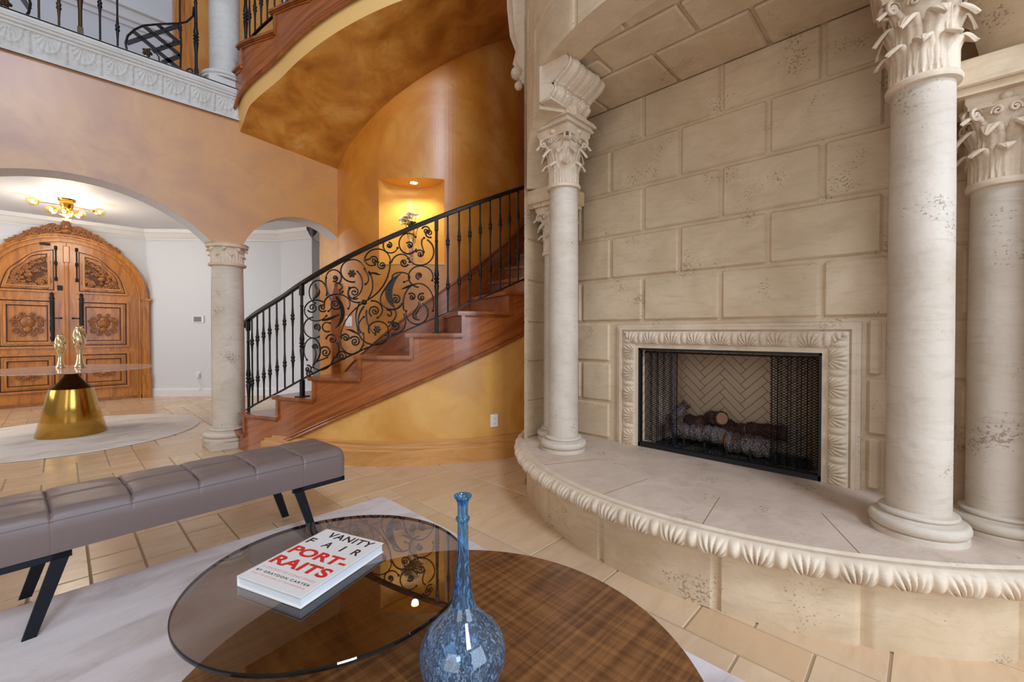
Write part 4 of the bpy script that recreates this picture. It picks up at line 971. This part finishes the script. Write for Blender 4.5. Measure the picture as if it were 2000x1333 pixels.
# ================================================================== FOYER DOOR
def door():
    DX, DY = .075, 10.36; R0 = 1.03; ZS = 1.78
    root = bpy.data.objects.new('door_1', None); COL.objects.link(root); root.location = (DX, DY, 0); struct(root)
    def band(r0, r1, d0, d1, zs=ZS, name='door_frame', m='wood_door', par=root, n=48):
        b = MB()
        def ring(r): return [(-r, 0)]+[(-r, zs*i/4) for i in range(1, 4)]+[(-r*cos(pi*i/n), zs+r*sin(pi*i/n)) for i in range(n+1)]+[(r, zs*i/4) for i in range(3, 0, -1)]+[(r, 0)]
        A = ring(r0); B = ring(r1)
        for i in range(len(A)-1):
            vs = [(x, -d, z) for d in (d0, d1) for (x, z) in (A[i], A[i+1], B[i], B[i+1])]
            b.add(vs, [(4, 6, 7, 5), (0, 4, 5, 1), (2, 3, 7, 6)])
        return b.build(name, m, par, smooth=False)
    band(.90, .985, 0, .06); band(.96, 1.035, 0, .10); band(.90, .925, 0, .075); band(1.0, 1.02, .09, .115)
    for s in (-1, 1):
        x = s*1.0; m = MB(); m.box(x-.06, x+.06, -.13, 0, 0, .42, .006); m.box(x-.045, x+.045, -.11, 0, .4, 1.76); m.box(x-.07, x+.07, -.14, 0, 1.755, 1.80, .006); m.box(x-.05, x+.05, -.12, 0, 1.72, 1.76, .004); m.build('door_frame', 'wood_door', root, smooth=False)
    MB().box(-1.02, 1.02, -.06, .02, 0, .05).build('threshold', 'wood_carved', root, smooth=False)
    # carved crest on top of the frame
    m = MB(); rnd = random.Random(4)
    for a in range(52, 129, 3):
        q = RD(a); hgt = .05+.10*exp(-((a-90)/20)**2)
        for k in range(3):
            rr = 1.02+hgt*k*.42; c_ = (rr*cos(q), ZS+rr*sin(q)*1.0)
            if k < 2 or abs(a-90) < 26: m.tube([(c_[0]+x, -.10-.012*k, c_[1]+y) for x, y in spiral(0, 0, .034, .006, rnd.uniform(0, 360), rnd.choice((-1.2, 1.2)), 14)], .012, 6)
    m.ball((0, -.12, ZS+1.17), .06, 14, (1, .6, 1.5)); m.ball((0, -.13, ZS+1.08), .05, 12, (1.3, .6, 1))
    for s in (-1, 1): m.tube([(s*x, -.12, ZS+1.10+y) for x, y in spiral(.1, 0, .06, .012, 180, 1.4)], .018, 8); m.tube([(s*(.12+.5*t), -.11, ZS+1.16-.24*t-.10*t*t+.02*sin(t*14)) for t in [i/16 for i in range(17)]], .02, 8)
    m.build('carved_crest', 'wood_carved', root, ang=80)
    for s in (-1, 1):
        # leaf: quarter-round top
        b = MB(); n = 24; poly = [(s*.006, .04), (s*.9, .04), (s*.9, ZS)]+[(s*.9*cos(pi/2*i/n), ZS+.9*sin(pi/2*i/n)) for i in range(1, n)]+[(s*.006, ZS+.9)]
        b.prism(poly, lambda a, c_, d: V((a, d, c_)), -.035, .02); leaf = b.build('door_leaf', 'wood_door', root, smooth=False)
        def frame(poly, wd, d0, d1, name='panel_moulding_and_shade', mat_='wood_door'):
            # offset polygon towards its centroid
            cx = sum(p[0] for p in poly)/len(poly); cz = sum(p[1] for p in poly)/len(poly); k = len(poly)
            def off(p, q): dx, dz = p[0]-cx, p[1]-cz; return (p[0]-q*(1 if dx > 0 else -1)*min(1, abs(dx)/.12), p[1]-q*(1 if dz > 0 else -1)*min(1, abs(dz)/.12))
            b = MB()
            for i in range(k):
                p, q = poly[i], poly[(i+1) % k]; vs = [(a[0], -d, a[1]) for d in (d0, d1) for a in (p, q, off(p, wd), off(q, wd))]; b.add(vs, [(4, 6, 7, 5), (0, 4, 5, 1), (2, 3, 7, 6)])
            b.build(name, mat_, leaf, smooth=False); return [off(p, wd+.0) for p in poly]
        def rect(x0, x1, z0, z1): return [(s*x0, z0), (s*x1, z0), (s*x1, z1), (s*x0, z1)]
        def panel(p0, inset=(0, .045, .085, .125)):
            pl = p0
            for q, (wd, d) in enumerate(((.030, .068), (.014, .038), (.022, .055), (.030, .070), (.014, .038))):
                pl2 = frame(pl, wd, .03, d, 'panel_moulding_and_shade', 'wood_groove_shade' if d < .04 else 'wood_door'); cx = sum(p[0] for p in pl2)/len(pl2); cz = sum(p[1] for p in pl2)/len(pl2)  # flat dark strips between the beads paint in groove shade
                pl = [(p[0]-.003*(1 if p[0] > cx else -1)*min(1, abs(p[0]-cx)/.1), p[1]-.003*(1 if p[1] > cz else -1)*min(1, abs(p[1]-cz)/.1)) for p in pl2]
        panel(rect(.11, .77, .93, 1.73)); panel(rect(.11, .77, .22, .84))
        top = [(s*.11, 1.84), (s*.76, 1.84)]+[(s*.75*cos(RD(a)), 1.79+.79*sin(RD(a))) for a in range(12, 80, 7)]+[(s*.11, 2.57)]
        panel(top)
        # carved shield on the square panel
        def shield(cz, k, squash=1):
            m = MB(); cx = s*.44
            m.ball((cx, -.045, cz+.02*k), .085*k, 16, (1, .35, 1.15*squash)); m.ball((cx, -.06, cz-.10*k*squash), .05*k, 14, (1, .5, 1*squash))
            for g in (-1, 1):
                for (ox, oz, r0, a0, tn) in ((.12, .09, .05, 180, 1.3), (.13, -.02, .045, 120, -1.4), (.12, -.12, .06, 180, -1.5), (.05, .15, .04, 200, 1.2), (.06, -.17, .04, 90, 1.3), (.16, .04, .03, 0, 1.2)):
                    m.tube([(cx+g*(ox*k+x*k), -.056, cz+(oz*k+y*k)*squash) for x, y in spiral(0, 0, r0, .008, a0, tn, 18)], .012*k, 6)
            m.build('carved_shield', 'wood_carved', leaf, ang=80)
        shield(1.33, 1.0); shield(.53, .85, .62)
        # carved foliage in the arched panel
        m = MB(); rnd = random.Random(9)
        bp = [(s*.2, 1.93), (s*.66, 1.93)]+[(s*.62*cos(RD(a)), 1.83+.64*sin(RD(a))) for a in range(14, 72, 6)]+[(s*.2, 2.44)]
        m2 = MB(); m2.prism(bp, lambda a, c_, d: V((a, d, c_)), -.0365, -.034); m2.build('ground_shade', 'wood_groove_shade', leaf, smooth=False)  # dark sheet on the leaf face, painted shade behind the carving
        for i in range(64):
            for _ in range(30):
                x = rnd.uniform(.20, .68); z = rnd.uniform(1.92, 2.46)
                if hypot(x, z-1.79) < .66: break
            r0 = rnd.uniform(.02, .045); m.tube([(s*(x+a), -.052, z+b_) for a, b_ in spiral(0, 0, r0, .005, rnd.uniform(0, 360), rnd.choice((-1.3, 1.3)), 14)], .013, 5)
        m.ball((s*.42, -.055, 2.10), .055, 12, (1, .5, .8)); m.build('carved_foliage', 'wood_carved', leaf, ang=80)
        # long iron pull and bolt
        x = s*.17; m = MB(); m.lathe([(.006, .0), (.022, .03), (.03, .06), (.018, .1), (.03, .2), (.024, .3), (.03, .34), (.022, .36), (.026, .42), (.026, .62), (.03, .64), (.022, .66), (.034, .70), (.02, .74), (.028, .77), (.006, .8)], (x, -.10, 1.04), 14)
        for z in (1.09, 1.42, 1.78): m.tube([(x, -.10, z), (x, -.03, z)], .010, 8)
        for z in (1.06, 1.42): m.tube([(x, -.10, z), (x-s*.09, -.12, z+.0)], .009, 8); m.ball((x-s*.10, -.12, z), .018, 8)
        m.build('door_handle', 'black_matte', leaf)
        x = s*.12; m = MB(); m.tube([(x, -.088, 2.05), (x, -.088, 2.60)], .010, 8)
        for z in (2.06, 2.32, 2.57): m.ball((x, -.088, z), .022, 10, (1, 1, 1.3)); m.box(x-.018, x+.018, -.085, -.03, z-.03, z+.03)
        m.build('bolt', 'black_matte', leaf)
    m = MB(); m.box(-.028, .028, -.06, -.02, .05, 2.62, .008); m.box(-.04, .04, -.07, -.02, 2.34, 2.62, .01); m.box(-.012, .012, -.072, -.05, .1, 2.3, .004); m.build('astragal', 'wood_door', root, smooth=False)
    MB().box(-.115, -.045, -.05, -.03, 1.88, 1.96, .004).build('lock_plate', 'iron', root, smooth=False)
    MB().box(-.30, -.18, -.06, -.03, 2.60, 2.64, .004).build('door_closer', 'black_matte', root, smooth=False)
door()
# ================================================================== FOYER THINGS
def chandelier():
    P = (.075, 8.75, 3.055); t = thing('chandelier', 'brass ceiling light with amber glass globes on short arms in the foyer', 'chandelier', P)
    m = MB(); m.lathe([(.01, -.16), (.04, -.155), (.06, -.12), (.075, -.06), (.07, -.03), (.09, -.02), (.095, 0)], seg=24); m.build('canopy', 'brass', t)
    gl = [(-.33, .10, -.07), (-.15, .0, -.17), (-.03, -.12, -.19), (.04, .13, -.16), (.0, -.02, -.24), (.13, -.05, -.19), (.33, -.06, -.12)]
    g0 = b0 = None
    for x, y, z in gl:
        m = MB(); m.tube([(0, 0, -.08), (x*.5, y*.5, -.08+(z+.08)*.5), (x*.86, y*.86, z*.97)], .006, 6); m.ball((x*.8, y*.8, z*.95), .02, 8); m.build('arm', 'brass', t)
        if g0 is None:
            m = MB(); m.ball((0, 0, 0), .066, 18, (1, 1, .9)); g0 = m.build('glass_globe', 'amber_glass', t, loc=(x, y, z)); m = MB(); m.ball((0, 0, 0), .022, 12, (1, 1, 1.2)); b0 = m.build('bulb', 'bulb', g0)
        else:
            g = g0.copy(); COL.objects.link(g); g.location = (x, y, z); b = b0.copy(); COL.objects.link(b); b.parent = g
    l = bpy.data.lights.new('chandelier_light', 'POINT'); l.energy = 44; l.color = (1, .92, .80); l.shadow_soft_size = .25; o = bpy.data.objects.new('chandelier_light', l); COL.objects.link(o); o.location = (P[0], P[1], 2.72)
chandelier()
def console():
    c_ = (.08, 7.17); t = thing('foyer_table', 'round marble-top foyer table on a flared brushed gold cone base', 'table', (c_[0], c_[1], .012))
    m = MB(); m.lathe([(.300, 0), (.302, .004), (.188, .53), (.184, .532)], seg=72); m.build('base', 'brushed_gold', t)
    m = MB(); m.lathe([(.184, .532), (.15, .56), (.11, .61), (.075, .66), (.06, .70), (.06, .732), (.12, .734)], seg=56); m.build('neck', 'dark_bronze', t)
    m = MB(); m.lathe([(.10, .732), (.70, .742), (.745, .748), (.75, .752), (.745, .757), (.01, .757)], seg=96, cap=False); m.build('tabletop', 'marble', t)
    r = MB(); r.lathe([(1.20, 0), (1.205, .004), (1.20, .011), (1.19, .012), (.01, .012)], (0, 0, 0), 96); tag(r.build('round_rug', 'round_rug', None, loc=(c_[0]+.0, c_[1], .0005)), 'round pale taupe rug under the gold-based foyer table', 'rug')
    for (x, y, h, r0, tw, lab) in ((-.005, 7.45, .40, .052, 5, 'shorter swirled gold glass vase on the left of the foyer table'), (.155, 7.40, .50, .062, 5, 'taller swirled gold glass vase on the right of the foyer table')):
        pr = [(.9, 0), (.95, .01), (.62, .10), (.45, .22), (.40, .32), (.55, .42), (.85, .55), (1.0, .68), (.98, .78), (.72, .9), (.45, .96), (.62, 1.0), (.55, .99), (.35, .95)]
        P = []
        for (a, za), (b, zb) in zip(pr, pr[1:]):
            for k in range(4): P.append((r0*(a+(b-a)*k/4), h*(za+(zb-za)*k/4)))
        m = MB(); m.lathe(P, seg=56, flute=lambda a, z: 1+.10*cos(6*(a+z/h*3.2))*min(1, max(0, z/h*1.6-.35)), cap=True)
        tag(m.build('swirl_vase', 'gold_glass', None, loc=(x, y, .7695), ang=70), lab, 'vase', 'vases on the foyer table')
console()
def on_diag(u, v):   # point on the diagonal foyer wall
    n = V((.69, .72, 0)); n = V((10.36-8.70, 2.85-1.10, 0)).normalized(); d = ray(u, v); p0 = V((1.10, 10.36, 0)); return EYE+d*((p0-EYE).dot(n)/d.dot(n)), n
p, n = on_diag(388.5, 624); rz = atan2(n.y, n.x)-pi/2
t = thing('thermostat', 'white wall thermostat with grey screen on the foyer wall left of the column', 'thermostat', tuple(p-n*.002), rz)
MB().box(-.10, .10, -.022, 0, -.065, .065, .008).build('housing', 'plastic_white', t, smooth=False); MB().box(-.078, .06, -.024, -.02, -.045, .045).build('screen', 'screen_grey', t, smooth=False)
p, n = on_diag(388, 732)
t = thing('wall_outlet', 'white wall outlet with a plugged-in adapter low on the foyer wall', 'outlet', tuple(p-n*.002), rz)
MB().box(-.04, .04, -.012, 0, -.06, .06, .003).build('cover_plate', 'plastic_white', t, smooth=False); MB().box(-.025, .03, -.05, -.012, -.05, .02, .006).build('adapter', 'plastic_white', t, smooth=False)
m = MB(); m.tube([(.0, -.045, -.05), (.01, -.05, -.1), (.04, -.045, -.16), (.06, -.03, -.24), (.03, -.03, -.30), (.01, -.03, -.26)], .006, 6); m.build('cord', 'plastic_white', t)
def plate(name, label, a, z, r, slots):
    t = thing(name, label, name.split('_')[-1], tuple(pc(C, r+.001, a, z)), RD(a)-pi/2)
    MB().box(-.038*(1 if slots else 1.6), .038*(1 if slots else 1.6), -.002, .008, -.06, .06, .003).build('cover_plate', 'plastic_white', t, smooth=False)
    if slots:
        for q in (-.022, .022): MB().box(-.016, .016, .006, .011, q-.014, q+.014, .003).build('socket', 'plastic_white', t, smooth=False)
        m = MB()
        for q in (-.022, .022): m.box(-.008, -.005, .010, .0115, q-.004, q+.007); m.box(.005, .008, .010, .0115, q-.004, q+.007)
        m.build('slots', 'slot', t, smooth=False)
    else:
        for q in (-.03, 0, .03): MB().box(q-.011, q+.011, .006, .012, -.032, .032, .002).build('switch', 'plastic_white', t, smooth=False)
P_, a_ = at_cyl(965, 822, C, RO); plate('wall_outlet', 'white outlet cover on the ochre wall beneath the stairs', a_, P_.z, RO, True)
P_, a_ = at_cyl(682, 628, C, RI); plate('light_switch', 'white triple light switch on the ochre wall behind the scroll railing', a_, P_.z, RI, False)
# niche light, vase and flowers
an = 224.25; pL = pc(C, RI-.17, an, ZN[1])
t = thing('recessed_light', 'glowing round recessed spotlight in the top of the wall niche', 'light', tuple(pL))
m = MB(); m.lathe([(.045, -.001), (.052, -.004), (.06, -.001)], seg=28, cap=False); m.build('trim_ring', 'brass', t); m = MB(); m.lathe([(.001, -.0008), (.046, -.0008)], seg=28, cap=False); m.build('lamp', 'spot_bulb', t)
l = bpy.data.lights.new('niche_spot', 'SPOT'); l.energy = 26; l.spot_size = RD(125); l.spot_blend = .8; l.color = (1, .87, .62); l.shadow_soft_size = .04
o = bpy.data.objects.new('niche_spot', l); COL.objects.link(o); o.location = pL-V((0, 0, .02)); o.rotation_euler = (0, 0, 0)
fv = pc(C, RI-.10, 223.5, ZN[0]+.003)
t = thing('flower_vase', 'clear glass vase with pink stones standing in the lit wall niche', 'vase', tuple(fv))
m = MB(); m.lathe([(.04, 0), (.045, .01), (.035, .1), (.032, .2), (.045, .31), (.062, .37), (.059, .37), (.042, .31), (.029, .2), (.032, .1), (.04, .015), (.001, .012)], seg=28, cap=False); m.build('glass_body', 'clear_glass', t)
m = MB(); rnd = random.Random(2)
for i in range(70): q = rnd.uniform(0, 6.28); r = rnd.uniform(0, .022); m.ball((r*cos(q), r*sin(q), rnd.uniform(.02, .20)), .008, 6)
m.build('pink_stones', 'pink_stone', t, kind='stuff')
f0 = None; rnd = random.Random(6)
for i in range(13):
    q = i*2.4; r = .035+.085*((i % 4)/3); z = .44+.10*((i*7 % 5)/4)
    hp = V((fv.x, fv.y, fv.z))+V((r*cos(q)*1.35, r*sin(q)*.9, z-.0))
    f = thing('white_flower', 'white blossom with open petals, one of the cluster in the niche vase', 'flower', tuple(hp), q, 'white blossoms in the niche vase')
    m = MB()
    for k in range(6):
        a = k*pi/3
        def pf(u, v, a=a): s = (v*2-1)*.034*sin(pi*min(.98, u*.9+.08)); R_ = .070*u; return (R_*cos(a)-s*sin(a), R_*sin(a)+s*cos(a), .02*u+.012*sin(u*3)-.02*u*u*1.5)
        m.grid(pf, 6, 4)
    m.build('petals', 'petal', f, ang=80); m = MB(); m.ball((0, 0, .012), .009, 8); m.tube([(0, 0, .005), (-r*.4, 0, -.10), (-r*.6, 0, -.20)], .0025, 5); m.build('stem', 'leaf_green', f)
m = MB()
for i in range(16):
    a = i*2.4; L_ = .07+.03*(i % 3)
    def lf(u, v, a=a, L_=L_): s = (v*2-1)*.016*sin(pi*min(.98, u+.02)); R_ = L_*u; return (R_*cos(a)-s*sin(a), R_*sin(a)+s*cos(a), .40+.05*sin(u*2.6)+.01*(i % 4))
    m.grid(lf, 6, 2)
tag(m.build('greenery', 'leaf_green', None, loc=tuple(fv), ang=80), 'small green leaves filling the mouth of the niche vase', 'foliage')
# ================================================================== LIVING ROOM FURNITURE
m = MB(); m.box(-3.2, 1.60, -2.4, 2.825, 0, .012, .004); tag(m.build('area_rug', 'rug', None, smooth=False, loc=(0, 0, .0005)), 'large pale mauve-grey area rug under the bench and coffee tables', 'rug')
def bench():
    t = thing('tufted_bench', 'long taupe leather bench with stitched squares and black angled metal legs', 'bench', (.445, 2.725, .0125), RD(3.6)); L = .738; Wd = .205; zb, zt = .305, .478
    seams = [-.74+.2467*i for i in range(1, 6)]
    prof = [(-Wd, zb), (-Wd-.004, zb+.03), (-Wd-.006, zb+.09), (-Wd-.002, zt-.035), (-Wd+.006, zt-.018), (-Wd+.02, zt-.004), (-Wd+.04, zt)]
    k = len(prof); top = [(-Wd+.04+(2*Wd-.08)*i/26, zt+.006*sin(pi*i/26)) for i in range(1, 26)]; P = prof+top+[(-a, b) for a, b in reversed(prof)]
    K = len(P)-1; NX = 460
    def fn(u, v):
        i = int(round(v*K)); y, z = P[i]; x = -L+2*L*u; d = min(abs(x-s) for s in seams); istop = (i >= 4 and i <= K-4)
        if istop:
            z -= .010*exp(-(d/.005)**2)+.004*exp(-(d/.03)**2); z -= .007*exp(-(abs(y)/.005)**2)+.002*exp(-(abs(y)/.03)**2)
            z += .0025*sin(x*21+y*30)*sin(y*16)
        else: y *= 1-.006*exp(-((abs(x)-.4935)/.003)**2)
        e = L-abs(x)
        if e < .03: q = (1-e/.03); z -= (.02*q*q if i > 2 and i < K-2 else 0); y *= 1-.03*q*q
        return (x, y, z)
    m = MB(); m.grid(fn, NX, K)
    n = K+1; m.f.append(tuple(range(n))); m.f.append(tuple(len(m.v)-n+i for i in range(n))[::-1]); m.f += [(NX*n, NX*n+K, K, 0)]
    c_ = m.build('cushion', 'leather', t, ang=60)
    s = MB()
    for sy in (-1, 1): s.tube([(-L+.03, sy*(Wd+.003), zt-.042), (L-.03, sy*(Wd+.0045), zt-.042)], .0011, 5)
    for x in seams: s.tube([(x, -Wd+.03, zt-.012), (x, -.1, zt-.007), (x, 0, zt-.011), (x, .1, zt-.007), (x, Wd-.03, zt-.012)], .0016, 5)
    s.build('stitched_seams', 'seam', c_)
    for sx in (-1, 1):
        f = MB(); f.box(sx*.435, sx*L, -Wd, -Wd+.02, zb-.026, zb-.001); f.box(sx*.435, sx*L, Wd-.02, Wd, zb-.026, zb-.001); f.box(sx*(L-.02), sx*L, -Wd, Wd, zb-.026, zb-.001); f.build('end_rail', 'black_steel', t, smooth=False)
        for sy in (-1, 1):
            y0 = sy*Wd-(0 if sy < 0 else .014); lg = MB(); x = sx*.435; x2 = sx*.535; w2 = sx*.040
            lg.prism([(x, zb-.001), (x+w2*1.3, zb-.001), (x2+w2, 0), (x2, 0)], lambda a, b, d: V((a, y0+d, b)), 0, .014); fixn(lg.build('leg', 'black_steel', t, smooth=False))
bench()
ZW = .32; WC = (.655, .87); WR = .66; GC = (.580, 1.308); GR = .406; ZG = .464
def tables():
    t = thing('wood_coffee_table', 'large round low coffee table with plaid-pattern brown veneer top', 'table', (WC[0], WC[1], .0125))
    m = MB(); m.lathe([(.01, ZW-.04), (WR-.06, ZW-.04), (WR-.012, ZW-.022), (WR-.002, ZW-.0145), (WR-.004, ZW-.0125), (.01, ZW-.0125)], seg=128, cap=False); m.build('tabletop', 'plaid_veneer', t, ang=25)
    m = MB(); m.lathe([(.36, 0), (.36, .02), (.10, .05), (.09, .2), (.2, ZW-.05), (.2, ZW-.04)], seg=48); m.build('pedestal', 'wood_dark', t)
    g = thing('glass_coffee_table', 'round smoked-glass tabletop overlapping the plaid wooden coffee table', 'table', (GC[0], GC[1], ZW))
    m = MB(); m.lathe([(GR-.003, ZG-ZW), (.001, ZG-ZW)], seg=128, cap=False); m.build('glass_top', 'smoked_glass', g)
    m = MB(); m.lathe([(GR-.003, ZG-ZW), (GR, ZG-ZW-.003), (GR, ZG-ZW-.009), (GR-.003, ZG-ZW-.012)], seg=128, cap=False); m.build('glass_edge', 'glass_edge', g)
    m = MB(); m.lathe([(.05, 0.0005), (.05, .006), (.028, .01), (.028, ZG-ZW-.018), (.05, ZG-ZW-.016), (.05, ZG-ZW-.012)], (-.01, .150, 0), 28); m.build('support_post', 'black_steel', g)
tables()
def book():
    q = [at_z(u, v, .496) for u, v in ((469, 1124.4), (592.9, 1167.5), (744.8, 1061.6), (633.2, 1033.5))]
    ex = ((q[1]-q[0])+(q[2]-q[3])).normalized(); ey = V((-ex.y, ex.x, 0)); Wb = .257; Lb = .325; ctr = sum(q, V())/4; o0 = ctr-ex*Wb/2-ey*Lb/2
    t = thing('book', 'thick white portraits book with black and red title lying on the smoked glass', 'book', (o0.x, o0.y, ZG+.0005), atan2(ex.y, ex.x)); H = .0315
    MB().box(0.0, Wb, 0, Lb, H-.003, H, .0008).build('cover', 'cover', t, smooth=False)
    MB().box(0.0, Wb, 0, Lb, 0, .003, .0008).build('back_cover', 'cover', t, smooth=False)
    MB().box(-.0005, .003, 0, Lb, 0, H, .0008).build('spine', 'cover', t, smooth=False)
    MB().box(.002, Wb-.004, .004, Lb-.004, .003, H-.003).build('page_block', 'paper', t, smooth=False)
    def text(s, x, y, w_, h_, m, sp=1.0, name='title_lettering', bold=.0):
        cu = bpy.data.curves.new('txt', 'FONT'); cu.body = s; cu.size = 1; cu.space_character = sp; cu.offset = bold; cu.extrude = .001; tmp = bpy.data.objects.new('txt', cu); COL.objects.link(tmp)
        bpy.context.view_layer.update(); me = bpy.data.meshes.new_from_object(tmp.evaluated_get(bpy.context.evaluated_depsgraph_get())); COL.objects.unlink(tmp); bpy.data.objects.remove(tmp)
        xs = [v.co.x for v in me.vertices]; ys = [v.co.y for v in me.vertices]; x0, x1, y0, y1 = min(xs), max(xs), min(ys), max(ys)
        for v in me.vertices: v.co = V((x+(v.co.x-x0)/(x1-x0)*w_, y+(v.co.y-y0)/(y1-y0)*h_, H+.0001+(.0004 if v.co.z > 0 else 0)))
        me.materials.clear(); me.materials.append(MATS[m]); o = bpy.data.objects.new(name, me); COL.objects.link(o); o.parent = t
    text('VANITY', .045, .278, .190, .034, 'ink', 1.1, bold=.02); text('F', .012, .222, .024, .034, 'ink', bold=.02); text('A', .082, .222, .034, .034, 'ink', bold=.02); text('I', .160, .222, .007, .034, 'ink', bold=.02); text('R', .208, .222, .028, .034, 'ink', bold=.02)
    text('PORT-', .012, .152, .232, .046, 'red_ink', 1.0, bold=.035); text('RAITS', .012, .088, .228, .046, 'red_ink', 1.05, bold=.035)
    text('A CENTURY OF ICONIC IMAGES', .02, .062, .215, .009, 'pink_ink', 1.1); text('BY GRAYDON CARTER', .02, .043, .215, .009, 'ink', 1.3, bold=.01); text('AND THE EDITORS OF THE MAGAZINE', .02, .028, .215, .006, 'pink_ink', 1.1)
book()
def vase():
    t = thing('blue_glass_vase', 'tall-necked blue glass bottle vase with round bubbled body on the wooden table', 'vase', (.676, .815, ZW+.001))
    body = [(.001, .012), (.035, .004), (.05, .0), (.062, .006), (.085, .03), (.100, .065), (.1035, .092), (.100, .12), (.085, .15), (.06, .178), (.04, .20), (.028, .222)]
    neck = [(.028, .222), (.0215, .26), (.0175, .30), (.0145, .35), (.0135, .40), (.0132, .432), (.017, .434), (.017, .440), (.0132, .442), (.0135, .475), (.017, .486), (.0215, .492), (.022, .496), (.0195, .496), (.014, .486), (.0105, .47)]
    def sm(P, k=4):
        out = []
        for i in range(len(P)-1):
            p0 = P[max(0, i-1)]; p1 = P[i]; p2 = P[i+1]; p3 = P[min(len(P)-1, i+2)]
            for j in range(k):
                s_ = j/k; out.append(tuple(max(.0005, .5*(2*p1[q]+(p2[q]-p0[q])*s_+(2*p0[q]-5*p1[q]+4*p2[q]-p3[q])*s_*s_+(3*p1[q]-p0[q]-3*p2[q]+p3[q])*s_**3)) if q == 0 else .5*(2*p1[q]+(p2[q]-p0[q])*s_+(2*p0[q]-5*p1[q]+4*p2[q]-p3[q])*s_*s_+(3*p1[q]-p0[q]-3*p2[q]+p3[q])*s_**3) for q in (0, 1)))
        return out+[P[-1]]
    m = MB(); m.lathe(sm(body), seg=64, cap=False, flute=lambda a, z: 1+.012*sin(2*a+z*20)); m.build('body', 'blue_glass', t)
    m = MB(); m.lathe(sm(neck, 3), seg=40, cap=False); m.build('neck', 'blue_neck', t); t.scale = (1, 1, .965)
vase()
